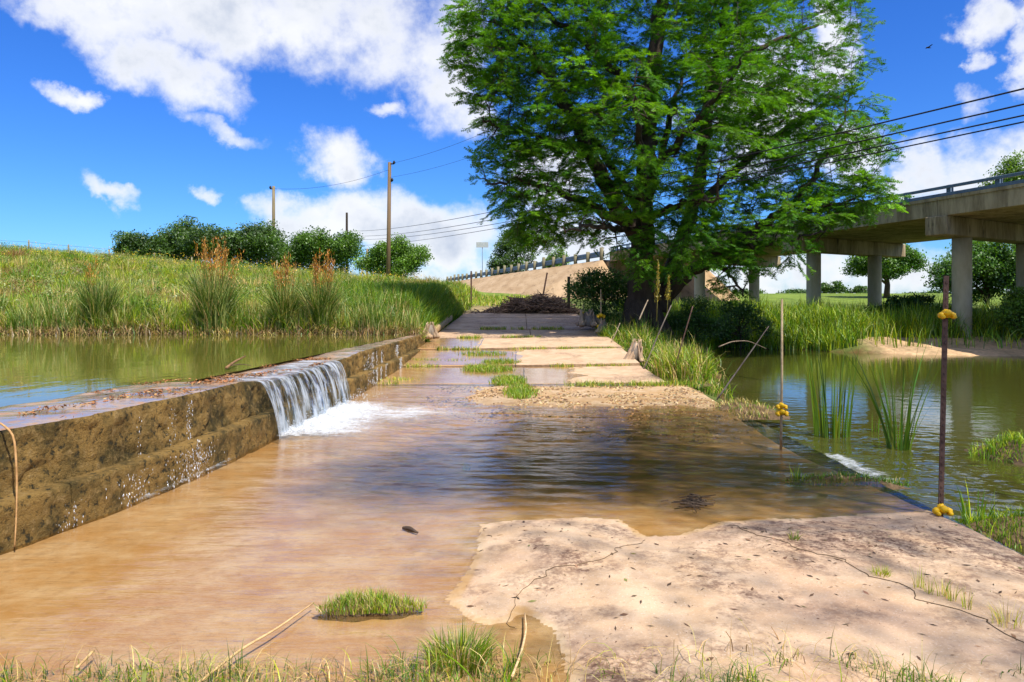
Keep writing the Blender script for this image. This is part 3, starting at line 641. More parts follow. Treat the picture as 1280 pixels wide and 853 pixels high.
# ------------------------------------------------------------------ grass
def blades(b, base, h, w, col, bend=0.35, lean=None, droop=0.0, seg=3, tip=None, curve=2.0):
    n = len(base); h = np.broadcast_to(h, (n,)).astype(float); w = np.broadcast_to(w, (n,)).astype(float)
    a = rng.uniform(0, 2 * math.pi, n); ld = np.stack([np.cos(a), np.sin(a)], -1) if lean is None else lean
    be = np.abs(rng.normal(bend, bend * 0.5, n))
    sa = a + rng.uniform(-1, 1, n) + math.pi / 2; sd = np.stack([np.cos(sa), np.sin(sa), np.zeros(n)], -1)
    ts = np.linspace(0, 1, seg + 1); V = []
    for k, tt in enumerate(ts):
        hor = be * tt ** curve; ver = tt - droop * be * tt ** 3 - 0.25 * be * be * tt ** 2
        p_ = base + np.concatenate([ld * (h * hor)[:, None], (h * ver)[:, None]], 1)
        ww = w * (1 - tt ** 1.6) * 0.5
        if k < seg: V += [p_ - sd * ww[:, None], p_ + sd * ww[:, None]]
        else: V += [p_]
    V = np.stack(V, 1); m_ = V.shape[1]
    f = []
    for k in range(seg - 1): f += [(2 * k, 2 * k + 1, 2 * k + 3), (2 * k, 2 * k + 3, 2 * k + 2)]
    f.append((2 * seg - 2, 2 * seg - 1, 2 * seg)); f = np.array(f)
    c = np.repeat(np.asarray(col, float).reshape(n if np.ndim(col) > 1 else 1, 1, 3), m_, 1)
    c = np.broadcast_to(c, (n, m_, 3)).copy()
    if tip is not None: c[:, -1] = tip; c[:, -3:-1] = 0.5 * c[:, -3:-1] + 0.5 * np.asarray(tip)
    b.put(V.reshape(-1, 3), (f[None] + m_ * np.arange(n)[:, None, None]).reshape(-1, 3), None, c.reshape(-1, 3))
GREEN = np.array([0.17, 0.32, 0.008]); LIME = np.array([0.42, 0.50, 0.014]); STRAW = np.array([0.72, 0.55, 0.20]); DKG = np.array([0.06, 0.14, 0.010]); PALE = np.array([0.40, 0.46, 0.14]); DRYB = np.array([0.36, 0.24, 0.11])
def mixcol(n, cols, probs, jit=0.2):
    k = rng.choice(len(cols), n, p=np.array(probs) / sum(probs)); c = np.array(cols)[k]
    return np.clip(c * (1 + rng.normal(0, jit, (n, 1))) * (1 + rng.normal(0, 0.06, (n, 3))), 0.004, 1)
def on(X, Y, dzz=-0.02): return np.stack([X, Y, ground_z(X, Y) + dzz], -1)
# hillside beyond the pond
b = MB()
n = 120000
Yh = 20.6 + 26 * rng.uniform(0, 1, n) ** 1.25; fr = rng.uniform(0, 1, n); Xh = -3.2 - fr * (Yh * 0.80 - 2 + 2.5)
keep = Yh > shore_Y(Xh) - 0.05
Xh, Yh = Xh[keep], Yh[keep]; n = len(Xh)
pat = fbm(Xh * 0.35, Yh * 0.35, 4); pat2 = fbm(Xh * 0.9 + 9, Yh * 0.9, 3)
near = 1 - ss(0.0, 3.0, Yh - shore_Y(Xh))
pc = np.stack([0.32 + 0.3 * ss(0, .4, pat), 0.40 + 0.2 * ss(.1, -.3, pat), 0.16 + 0.4 * ss(0.0, -0.4, pat2) + 0.25 * near, 0.12 + 0.1 * near], -1); pc /= pc.sum(1)[:, None]
r_ = rng.uniform(0, 1, n); kidx = (r_[:, None] > np.cumsum(pc, 1)).sum(1).clip(0, 3)
hc = np.array([GREEN, LIME, STRAW, DKG])[kidx] * (1 + rng.normal(0, 0.2, (n, 1)))
fbr = 0.65 * ss(0.08, 0.4, fbm(Xh * 0.45 + 3, Yh * 0.8, 4)); hc = hc + (np.array([.46, .31, .14]) - hc) * fbr[:, None]
fdk = 0.8 * ss(0.0, 0.35, fbm(Xh * 0.6 + 60, Yh * 0.9 + 11, 4)); hc = hc + (np.array([.09, .19, .012]) - hc) * fdk[:, None]
hh = (0.22 + 0.16 * rng.uniform(0, 1, n) + 0.30 * np.clip(pat2 + 0.3, 0, 1) + 0.25 * near) * (0.75 + 0.5 * rng.uniform(0, 1, n))
blades(b, on(Xh, Yh), hh, 0.018 + 0.012 * rng.uniform(0, 1, n), np.clip(hc, 0.005, 1), 0.5)
for i in range(620):
    yc = 20.9 + 23 * rng.uniform(0, 1) ** 1.2; xc = -3.4 - rng.uniform(0, 1) * (yc * 0.80)
    if yc < shore_Y(xc) + .1: continue
    nn = int(rng.uniform(50, 170)); rd = rng.uniform(.15, .8); a = rng.uniform(0, 2 * math.pi, nn); r = rd * np.sqrt(rng.uniform(0, 1, nn)); X_ = xc + r * np.cos(a); Y_ = yc + r * np.sin(a)
    kind_ = rng.choice(5, p=[.3, .2, .2, .2, .1]); base_c = [LIME, GREEN * 1.1, PALE, STRAW, np.array([.42, .22, .10])][kind_]
    blades(b, on(X_, Y_), rng.uniform(.35, 1.0) * rng.uniform(.5, 1, nn), rng.uniform(.016, .04, nn), mixcol(nn, [base_c, base_c * .6, DKG], [.6, .3, .1]), rng.uniform(.3, .7), np.stack([np.cos(a), np.sin(a)], -1), .4)
n = 9000; Xf = -3.0 - rng.uniform(0, 20, n); kf = fbm(Xf * .8 + 31, 1.7, 3); kp = rng.uniform(0, 1, n) < ss(-.2, .3, kf) + .6 * (Xf > -7.5); Xf = Xf[kp]; n = len(Xf); Yf = shore_Y(Xf) + np.abs(rng.normal(0.2, 0.45, n))
blades(b, np.stack([Xf, Yf, np.maximum(ground_z(Xf, Yf), POND_Z - .1) - 0.02], -1), rng.uniform(0.5, 1.15, n), rng.uniform(.016, .03, n), mixcol(n, [PALE, GREEN * .8, STRAW * .9, DKG], [.4, .3, .15, .15]), 0.22, droop=0.3, seg=4)
# dead matted fringe at the waterline
n = 15000; Xf = -3.0 - rng.uniform(0, 22, n); Yf = shore_Y(Xf) + rng.normal(0.15, 0.25, n)
blades(b, np.stack([Xf, Yf, np.maximum(ground_z(Xf, Yf), POND_Z) - 0.02], -1), rng.uniform(0.2, 0.75, n) * (.6 + .8 * np.clip(fbm(Xf * 1.3, 4.4, 3) + .4, 0, 1)), 0.022, mixcol(n, [DRYB, STRAW * .8, DKG, DRYB * .3], [.36, .2, .14, .3]), 0.9, droop=0.7)
for i in range(520):
    yc = 20.9 + 24 * rng.uniform(0, 1) ** 1.1; xc = -3.6 - rng.uniform(0, 1) * (yc * 0.80)
    if yc < shore_Y(xc) + .05: continue
    nn = int(rng.uniform(40, 130)); rd = rng.uniform(.12, .45); hw = rng.uniform(.25, .75); X_ = xc + rd * rng.normal(0, .6, nn); Y_ = yc + rd * rng.normal(0, .6, nn)
    c_ = np.stack([X_, Y_, ground_z(X_, Y_) + hw * rng.uniform(.15, 1, nn) ** .7], -1); d_ = rng.normal(0, 1, (nn, 3)); d_ /= np.linalg.norm(d_, axis=1)[:, None]; s_ = np.cross(d_, rng.normal(0, .5, (nn, 3)) + (0, -.2, 1)); s_ /= np.linalg.norm(s_, axis=1)[:, None] + 1e-9; ll = rng.uniform(.04, .11, nn)
    bc_ = [GREEN * .6, DKG * 1.2, PALE * .7, np.array([.30, .25, .12])][rng.choice(4, p=[.35, .3, .2, .15])]
    b.put(np.stack([c_ - d_ * (ll * .5)[:, None], c_ + s_ * (ll * .28)[:, None], c_ + d_ * (ll * .5)[:, None], c_ - s_ * (ll * .28)[:, None]], 1).reshape(-1, 3), None, np.arange(4)[None] + 4 * np.arange(nn)[:, None], np.repeat(mixcol(nn, [bc_], [1]), 4, 0))
n = 2600; Yh = 20.9 + 24 * rng.uniform(0, 1, n); Xh = -3.4 - rng.uniform(0, 1, n) * Yh * .8; kp = (Yh > shore_Y(Xh) + .1) & (fbm(Xh * .5 + 12, Yh * .5, 3) > 0); Xh, Yh = Xh[kp], Yh[kp]; n = len(Xh)
blades(b, on(Xh, Yh), rng.uniform(.5, 1.1, n), rng.uniform(.012, .022, n), mixcol(n, [DRYB, STRAW * .8, np.array([.42, .2, .08])], [.4, .3, .3]), .25, seg=3)
tag(b.build('hillside_grass', M_GRASS), kind='stuff')
# yellow wildflowers along the crest
b = MB(); n = 700
Xw = -rng.uniform(6, 36, n); Yw = rng.uniform(38, 46, n); z_ = ground_z(Xw, Yw) + rng.uniform(0.4, 0.75, n)
drops(b, np.stack([Xw, Yw, z_], -1), rng.uniform(0.02, 0.045, n), 0.6)
m_fl = rough_mat('yellow_petals', ((0.75, 0.5, 0.02), (0.85, 0.62, 0.05)), 8, 0.8, 0)
tag(b.build('wildflowers', m_fl), kind='stuff')
# tall dark grass beside the road on the left
b = MB(); n = 26000
Yb = rng.uniform(20.8, 37, n); Xb = -2.95 - np.abs(rng.normal(0, 1.9, n)) * np.interp(Yb, [21, 25, 37], [0.8, 1.2, 1.0])
keep = (Yb > shore_Y(Xb) - 0.1); Xb, Yb = Xb[keep], Yb[keep]; n = len(Xb)
blades(b, on(Xb, Yb), rng.uniform(0.6, 1.15, n) * np.interp(Yb, [20, 23, 28, 37], [0.7, 1.0, 1.1, 0.7]) * (0.8 + 0.5 * np.clip(fbm(Xb, Yb, 3), -.5, .8)), rng.uniform(0.018, 0.034, n), mixcol(n, [GREEN * 0.8, DKG * 1.3, LIME * .8], [.5, .35, .15]), 0.4, droop=0.2)
n = 9000; Yb = rng.uniform(38.5, 56, n); Xb = rng.uniform(-9, 3.5, n) - (Yb - 40) * .18; kp = (Xb < -2.9) | (Yb > 42.5); Xb, Yb = Xb[kp], Yb[kp]; n = len(Xb)
blades(b, on(Xb, Yb), rng.uniform(.12, .4, n) * np.where(Xb < -3, 1.5, 1), .04, mixcol(n, [GREEN, LIME, STRAW, DKG], [.4, .3, .2, .1]), .5)
tag(b.build('roadside_grass', M_GRASS), kind='stuff')

def clump(name, label, cat, x, y, z, n, rad, h, wd, cols, probs, bend, droop=0.3, group=None, zf=None, seg=4, parent=None):
    b = MB(); a = rng.uniform(0, 2 * math.pi, n); r = rad * np.sqrt(rng.uniform(0, 1, n))
    X = x + r * np.cos(a); Y = y + r * np.sin(a)
    Z = np.full(n, z) if zf is None else zf(X, Y)
    ld = np.stack([np.cos(a), np.sin(a)], -1) * 1.0
    blades(b, np.stack([X, Y, Z - 0.015], -1), h * rng.uniform(0.55, 1.0, n), wd * rng.uniform(0.6, 1.2, n), mixcol(n, cols, probs), bend, ld, droop, seg)
    o = b.build(name, M_GRASS)
    if label: tag(o, label, cat, group)
    return o
# tussocks with rusty seed heads on the pond bank
def tussock(px, base_py, Yd, wpx, top_py, label, heads, spread):
    x, y, z0 = P(px, base_py, Yd); z0 = max(float(ground_z(x, y)), POND_Z) - 0.03
    hgt = (CAM_H + (VY - top_py) * Yd / F) - z0
    root = thing('seed_grass', label, 'grass clump', (x, y, z0), 'tall seeding grasses on the pond bank')
    n = 1700; rad = wpx / 2 * Yd / F * 0.5
    a = rng.uniform(0, 2 * math.pi, n); r = rad * np.sqrt(rng.uniform(0, 1, n))
    bs_ = np.stack([x + r * np.cos(a), y + r * np.sin(a), np.full(n, z0)], -1)
    b = MB(); blades(b, bs_, hgt * (0.25 + 0.72 * rng.uniform(0, 1, n) ** 1.3), rng.uniform(0.014, 0.028, n), mixcol(n, [GREEN * .55, DKG * .8, PALE, STRAW * .8], [.3, .3, .28, .12]), 0.30, (lambda q_: np.stack([np.cos(q_), np.sin(q_)], -1))(a + rng.normal(0, 1.1, n)), 0.5, 4)
    put_under(b.build('blades', M_GRASS), root)
    b = MB(); b2 = MB()
    for i in range(heads):
        aa = rng.uniform(0, 2 * math.pi); sp_ = spread * rng.uniform(0.1, 1)
        top_ = np.array([x + 1.25 * sp_ * math.cos(aa), y + 0.4 * sp_ * math.sin(aa), z0 + hgt * rng.uniform(0.76, 1.03)])
        p0 = np.array([x + rad * .4 * math.cos(aa), y + rad * .4 * math.sin(aa), z0])
        u_ = np.linspace(0, 1, 6)[:, None]; pts = p0 + (top_ - p0) * u_ + np.array([0, 0, 0.1]) * u_ * (1 - u_)
        b.tube(pts, np.linspace(0.008, 0.004, 6), 4, (0.75, 0.7, 0.4), False)
        nn = 42; tt = rng.uniform(0.70, 1.02, nn)
        cpt = p0 + (top_ - p0) * tt[:, None] + rng.normal(0, 0.035, (nn, 3)) * (1.3 - tt)[:, None] * 3
        blades(b2, cpt, rng.uniform(0.05, 0.12, nn), 0.018, mixcol(nn, [(0.55, 0.22, 0.03), (0.62, 0.32, 0.05), (0.36, 0.14, 0.03)], [.5, .3, .2]), 0.6, seg=2)
    put_under(b.build('stalks', M_STRAW), root); put_under(b2.build('seed_heads', M_GRASS), root)
tussock(268, 417, 20.95, 75, 300, 'widest clump of tall grass with rusty seed heads on the pond bank', 26, 0.75)
tussock(355, 417, 20.95, 44, 322, 'narrow upright grass clump with rusty seed heads below the greyish utility pole', 14, 0.28)
tussock(402, 417, 20.95, 50, 318, 'grass clump with bushy rusty seed heads, nearest the dark leaning grass by the road', 20, 0.42)
tussock(124, 417, 20.95, 60, 322, 'leftmost grass clump on the pond bank, with a few slanting reddish stalks', 4, 0.7)

# right roadside: tall grass between road and tree, far bank, joints
b = MB(); n = 15000
Yb = rng.uniform(13.4, 33, n); Xb = 2.75 + np.abs(rng.normal(0.5, 0.9, n)) * np.interp(Yb, [13, 18, 26, 33], [0.55, 0.9, 1.6, 1.8])
dens_ = fbm(Xb * 0.9, Yb * 0.6, 3); keep = (pool_in(Xb, Yb) < 0.15) & (dens_ > -0.12); Xb, Yb = Xb[keep], Yb[keep]; n = len(Xb)
blades(b, on(Xb, Yb), rng.uniform(0.2, 0.75, n) * (.6 + 1.6 * np.clip(fbm(Xb * 1.3, Yb * .9 + 7, 3) + .15, 0, 1)), rng.uniform(0.012, 0.024, n), mixcol(n, [GREEN * .8, LIME * .8, STRAW, DKG], [.4, .14, .2, .26]), 0.6, droop=0.5)
n = 44000
Xb = rng.uniform(5, 29, n); Yb = np.interp(Xb, [3, 8, 11, 13.5, 20, 30], [29.5, 28.6, 27.4, 26.8, 26.0, 24.5]) + np.abs(rng.normal(0, 4.6, n)) - 0.2
keep = (pool_in(Xb, Yb) < 0.1) & (Yb < 46) & ~((sb_ := (Xb > 12.6)) & (ground_z(Xb, Yb) < 0.2) & (rng.uniform(0, 1, n) > 0.05)); Xb, Yb = Xb[keep], Yb[keep]; n = len(Xb)
hgt = rng.uniform(0.5, 1.15, n) * (0.8 + 0.9 * np.clip(fbm(Xb * 0.4, Yb * 0.4, 3) + .2, 0, 1))
blades(b, on(Xb, Yb), hgt, rng.uniform(0.022, 0.045, n), mixcol(n, [GREEN, LIME, DKG, PALE], [.42, .28, .2, .1]), 0.45, droop=0.3)
tag(b.build('bank_grass', M_GRASS), kind='stuff')

def strip(b, p0, p1, n, h, wid, cols, probs, zf, wd=0.012, bend=0.5):
    u_ = rng.uniform(0, 1, n); k_ = fbm(u_ * 9 + rng.uniform(0, 50), 2.2, 3); kp = k_ > -0.15; u_ = u_[kp]; n = len(u_)
    X = p0[0] + (p1[0] - p0[0]) * u_ + rng.normal(0, wid, n); Y = p0[1] + (p1[1] - p0[1]) * u_ + rng.normal(0, wid, n)
    blades(b, np.stack([X, Y, zf(X, Y) - 0.01], -1), h * rng.uniform(0.3, 1, n), wd * rng.uniform(0.6, 1.2, n), mixcol(n, cols, probs), bend)
GC = [GREEN, LIME, STRAW, DKG]
b = MB()
jz = lambda k: (lambda X, Y: np.full(np.shape(X), road_z(rows[k]) + 0.0))
for k, segs in ((0, [(0.9, 2.75), (-2.8, -2.3)]), (1, [(-2.7, -1.9), (0.7, 1.2), (1.5, 2.5), (-1.3, -.6)]), (2, [(-2.4, -1.0), (-0.3, .7), (1.0, 2.6)]), (3, [(-2.0, -1.3), (-0.6, 0.6)]), (4, [(-1.5, 1.5)])):
    for a, c in segs: strip(b, (a, rows[k]), (c, rows[k]), int(380 * (c - a)), 0.10 + 0.02 * k, 0.045, GC, [.35, .3, .25, .1], jz(k), 0.010 + 0.003 * k)
strip(b, (-2.9, 14.4), (-2.2, 14.2), 260, 0.08, 0.15, [GREEN, LIME, STRAW], [.3, .3, .4], lambda X, Y: np.full(np.shape(X), 0.05))
strip(b, (-2.8, 17.8), (-1.3, 17.6), 350, 0.10, 0.09, [GREEN, LIME, STRAW], [.4, .3, .3], lambda X, Y: np.full(np.shape(X), road_z(17.7)))
strip(b, (0.9, 13.45), (3.1, 13.3), 1300, 0.17, 0.12, GC, [.4, .3, .15, .15], ford_z, 0.012)
tag(b.build('joint_grass', M_GRASS), kind='stuff')
# mat of grass running over the middle of the slabs
b = MB()
path = np.array([GP(655, 497)[:2], GP(640, 482)[:2], GP(622, 462, .06)[:2], GP(606, 452, .1)[:2], GP(640, 447, .15)[:2], GP(612, 437, .25)[:2]])
for (cx0, cy0, rx_, ry_, n) in ((-0.02, 12.3, .22, .75, 1500), (-0.25, 13.9, .28, .7, 1500), (-0.75, 15.9, .55, .5, 1300), (-.5, 17.2, .45, .35, 700), (-1.0, 18.7, .6, .4, 500)):
    a = rng.uniform(0, 2 * math.pi, n); r = np.sqrt(rng.uniform(0, 1, n)); X = cx0 + rx_ * r * np.cos(a) + 0.06 * rng.normal(0, 1, n); Y = cy0 + ry_ * r * np.sin(a)
    Z = np.where(Y < 13.7, ford_z(X, Y), road_z(Y) + 0.01)
    blades(b, np.stack([X, Y, Z - 0.01], -1), 0.14 * rng.uniform(0.4, 1, n), rng.uniform(0.008, 0.016, n), mixcol(n, [GREEN, LIME * .75, STRAW * .8, DKG], [.5, .28, .12, .1]), 0.5)
tag(b.build('grass_mat', M_GRASS), kind='stuff')

# foreground turf along the bottom of the view
b = MB(); n = 26000
Xb = rng.uniform(-2.8, 3.0, n); Yb = rng.uniform(2.15, 3.3, n) 
lim = np.interp(Xb, [-2.6, -2.0, -1.3, -0.7, -.35, -0.1, 0.25, 0.6, 0.8, 1.3, 1.7, 3.0], [2.95, 3.05, 3.08, 3.0, 3.25, 3.15, 2.95, 2.95, 3.03, 3.02, 2.9, 2.9])
keep = (Yb < lim + 0.05 * rng.normal(0, 1, n)) & (Yb > 2.0) & (fbm(Xb * 2.4, Yb * 2.4, 3) > np.where(Xb > .2, .12, -.02)); Xb, Yb = Xb[keep], Yb[keep]; n = len(Xb)
blades(b, np.stack([Xb, Yb, ford_z(Xb, Yb) - 0.005], -1), (0.04 + 0.13 * rng.uniform(0, 1, n) ** 1.6) * (0.7 + 0.8 * np.clip(fbm(Xb * 2.3 + 5, Yb * 2.3, 3) + .3, 0, 1)), rng.uniform(0.0025, 0.006, n), mixcol(n, [GREEN * .8, LIME * .8, STRAW * .8, DKG], [.46, .10, .14, .30]), 0.7, droop=0.4, seg=4)
n = 500; Xb = np.concatenate([rng.uniform(-2.7, -.9, n // 2), rng.uniform(-1.1, 1.6, n // 2)]); Yb = rng.uniform(2.6, 3.1, n)
blades(b, np.stack([Xb, Yb, ford_z(Xb, Yb) + .004], -1), rng.uniform(.12, .30, n), rng.uniform(.002, .005, n), mixcol(n, [STRAW, DRYB, LIME], [.5, .35, .15]), 1.3, droop=.5, seg=5)
tag(b.build('foreground_grass', M_GRASS), kind='stuff')
def tuft(px, py, n, rad, h, label, cols=None, pr=None, wd=0.0045, grp=None, bend=0.5):
    x, y, _ = GP(px, py, 0.02)
    return clump('grass_tuft', label, 'grass tuft', x, y, 0, n, rad, h, wd, cols or [GREEN * .85, LIME * .7, STRAW * .8, DKG], pr or [.45, .2, .2, .15], bend, 0.25, grp, ford_z)
# island tuft in the shallow water, with its mud cushion
xi, yi, _ = GP(462, 762)
isl = thing('grass_island', 'low bright grass tuft on a muddy cushion in the shallow water, bottom left', 'grass tuft', (xi, yi, 0))
n = 1500; a = rng.uniform(0, 2 * math.pi, n); r = np.sqrt(rng.uniform(0, 1, n)); kx_ = 1 + 0.22 * np.cos(a * 3 + 1); X = xi + 0.25 * r * kx_ * np.cos(a); Y = yi + 0.105 * r * kx_ * np.sin(a)
b = MB(); blades(b, np.stack([X, Y, np.full(n, 0.012)], -1), rng.uniform(0.03, 0.115, n) * (1 - 0.4 * r), rng.uniform(0.003, 0.005, n), mixcol(n, [GREEN * .9, LIME * .85, STRAW * .8, DRYB], [.4, .3, .18, .12]), 0.5, seg=4)
put_under(b.build('blades', M_GRASS), isl)
th = np.linspace(0, 2 * math.pi, 40); rr = np.linspace(0, 1, 8)
TH, RR = np.meshgrid(th, rr); kx = 1 + 0.22 * np.cos(TH * 3 + 1) * RR + 0.1 * np.cos(TH * 7)
b = MB(); b.grid(np.stack([xi + 0.25 * RR * kx * np.cos(TH), yi + 0.105 * RR * kx * np.sin(TH), 0.03 * (1 - RR ** 3) + 0.008 * fbm(np.cos(TH) * 4, np.sin(TH) * RR * 6, 3) - 0.02 * RR], -1)); put_under(b.build('mud_cushion', M_SOIL), isl)
tuft(575, 815, 520, 0.14, 0.16, 'largest foreground grass tuft, beside the damp patch on the slab', wd=0.0055)
tuft(993, 680, 40, 0.03, 0.10, 'small green sprout in the slab crack nearest the water')
tuft(1101, 725, 90, 0.045, 0.075, 'short yellowish tuft in the middle of the slab crack', [LIME, STRAW], [.7, .3])
for q, (px, py) in enumerate(((1148, 742), (1162, 748), (1178, 752), (1190, 757), (1208, 768))):
    lb = ['first thin grass sprig of the row along the crack, left end', 'second thin grass sprig of the row along the slab crack', 'third, middle thin grass sprig of the row along the slab crack', 'fourth thin grass sprig of the row along the slab crack', 'fifth thin grass sprig of the row along the crack, right end'][q]
    tuft(px, py, 18, 0.025, 0.15, lb, [LIME, STRAW, GREEN], [.4, .4, .2], grp='grass sprigs along the slab crack', bend=0.25)
tuft(1258, 788, 40, 0.06, 0.16, 'loose straw-coloured sprigs at the right edge of the slab', [STRAW, LIME], [.6, .4], bend=0.4)
tuft(583, 572, 30, 0.035, 0.10, 'lone dark green sprig standing in the ford water', [DKG * 1.3, GREEN], [.6, .4], wd=0.012)
# broad leaves in the foreground
def blade_leaf(name, label, pts, wd, colr_):
    b = MB(); pts = np.array(pts, float); u_ = np.linspace(0, 1, 14)
    k_ = np.linspace(0, 1, len(pts)); q = np.stack([np.interp(u_, k_, pts[:, i]) for i in range(3)], -1)
    q = np.stack([np.convolve(np.pad(q[:, i], 2, 'edge'), np.ones(5) / 5, 'valid') for i in range(3)], -1)
    tg = np.gradient(q, axis=0); sd = np.cross(tg, (0, 0.3, 1.0)); sd /= np.linalg.norm(sd, axis=1)[:, None]
    ww = wd * np.sin(np.pi * np.clip(u_ * 0.85 + 0.12, 0, 1)) ** 0.8
    fold = np.array([0, -0.2, -0.5])
    G4 = np.stack([q - sd * ww[:, None], q + fold * ww[:, None], q + sd * ww[:, None]], 1)
    b.grid(G4, np.broadcast_to(np.array(colr_), G4.shape).copy())
    return tag(b.build(name, M_GRASS), label, 'leaf')
p0 = GP(603, 880); blade_leaf('broad_blade', 'broad arching green blade in the foreground turf, left of the white stick', [p0 + (0, 0, -.01), p0 + (-.02, 0, .08), p0 + (-.09, 0.02, .15), p0 + (-.17, .03, .19)], 0.012, GREEN * 0.9)
p0 = GP(632, 872); blade_leaf('broad_blade', 'upright green blade close beside the white curved stick', [p0 + (0, 0, -.01), p0 + (.01, 0, .07), p0 + (.035, 0.0, .13)], 0.008, GREEN)
p0 = GP(178, 868); blade_leaf('broad_blade', 'short pale green blade standing at the bottom left water edge', [p0 + (0, 0, -.01), p0 + (.005, 0, .06), p0 + (.01, 0.0, .10), p0 + (.03, 0, .11)], 0.008, PALE)

# reeds in the pool
def reed(px, py, n, rad, top_py, label, lean=0.16):
    x, y, _ = GP(px, py, POOL_Z); hgt = CAM_H + (VY - top_py) * y / F - POOL_Z
    b = MB(); a = rng.uniform(0, 2 * math.pi, n); r = rad * np.sqrt(rng.uniform(0, 1, n))
    blades(b, np.stack([x + r * np.cos(a), y + r * np.sin(a), np.full(n, POOL_Z - 0.25)], -1), (hgt + 0.25) * rng.uniform(0.45, 1.0, n), rng.uniform(0.018, 0.034, n), mixcol(n, [GREEN * 0.7, DKG * 1.2, LIME * .6], [.5, .35, .15]), lean, np.stack([np.cos(a), np.sin(a) * .4], -1), 0.1, 5, curve=1.6)
    return tag(b.build('reed_clump', M_GRASS), label, 'reeds', 'reeds in the pool')
reed(1040, 545, 60, 0.22, 420, 'fuller clump of green reeds standing in the pool, left of the two', 0.11)
reed(1124, 562, 30, 0.10, 405, 'sparser reed clump in the pool with long splayed blades, nearer the rusty post', 0.25)
reed(1092, 540, 8, 0.10, 490, 'short thin sprig of reed between the two tall reed clumps')
# grassy spits on the right
def mound(name, label, px, py, rx_, ry_, hz_, ng, gh, z0, cols, pr, wd):
    x, y, _ = GP(px, py, z0); root = thing(name, label, 'grass bank', (x, y, z0))
    TH, RR = np.meshgrid(np.linspace(0, 2 * math.pi, 44), np.linspace(0, 1, 10)); kx = 1 + 0.2 * np.cos(TH * 3 + px) * RR + 0.08 * np.cos(TH * 8)
    zf_ = lambda R_: z0 + hz_ * (1 - R_ ** 2) - 0.05 * R_
    b = MB(); b.grid(np.stack([x + rx_ * RR * kx * np.cos(TH), y + ry_ * RR * kx * np.sin(TH), zf_(RR) + 0.02 * fbm(TH * 3, RR * 5, 3)], -1)); put_under(b.build('soil', M_SOIL), root)
    a = rng.uniform(0, 2 * math.pi, ng); r = np.sqrt(rng.uniform(0, 1, ng)) * .97; b = MB()
    blades(b, np.stack([x + rx_ * r * np.cos(a), y + ry_ * r * np.sin(a), zf_(r) - 0.01], -1), gh * rng.uniform(0.3, 1, ng), wd * rng.uniform(.6, 1.2, ng), mixcol(ng, cols, pr), 0.5, droop=0.3, seg=4)
    put_under(b.build('blades', M_GRASS), root)
mound('grass_bank', 'low dark green grass ledge along the ford edge left of the near rusty post', 1052, 601, .62, .12, .05, 900, .09, -0.02, [DKG * 1.4, GREEN, STRAW], [.5, .4, .1], 0.008)
mound('grass_bank', 'green grass bank below the slab corner at the right edge', 1285, 672, .85, .30, .16, 1500, .16, -.25, [GREEN, LIME, DKG * 1.3], [.5, .3, .2], 0.008)
mound('grass_bank', 'grassy spit entering the pool from the right edge of the picture', 1300, 572, .8, .55, .22, 1500, .20, -.25, [GREEN, LIME, DKG * 1.3], [.5, .35, .15], 0.012)
x, y, _ = GP(1222, 640, -.1); clump('leafy_sprout', 'upright bright green sprout beside the foot of the near rusty post', 'plant', x, y, -0.25, 26, 0.13, 0.42, 0.016, [GREEN, LIME], [.7, .3], 0.2, 0.1)
x, y, _ = GP(996, 598, 0); clump('leafy_sprout', 'small green sprout at the left end of the grass ledge', 'plant', x, y, 0.0, 16, 0.05, 0.18, 0.012, [GREEN, LIME], [.7, .3], 0.3, 0.1)
mound('grass_bank', 'brown root-tangled bank beside the leaning grey stick', 925, 516, .65, .45, .16, 900, .13, -0.08, [GREEN, STRAW, DRYB], [.4, .35, .25], 0.012)
mound('grass_bank', 'drooping straw-edged tall grass at the corner of the nearest white slab', 852, 474, .55, .9, .15, 1500, .85, 0.02, [GREEN, LIME, STRAW, DRYB], [.4, .25, .22, .13], 0.02)
mound('grass_bank', 'green grass tussock beside the weathered stump', 772, 428, .6, 1.0, .12, 1300, .70, 0.3, [GREEN, LIME, DKG], [.5, .35, .15], 0.02)

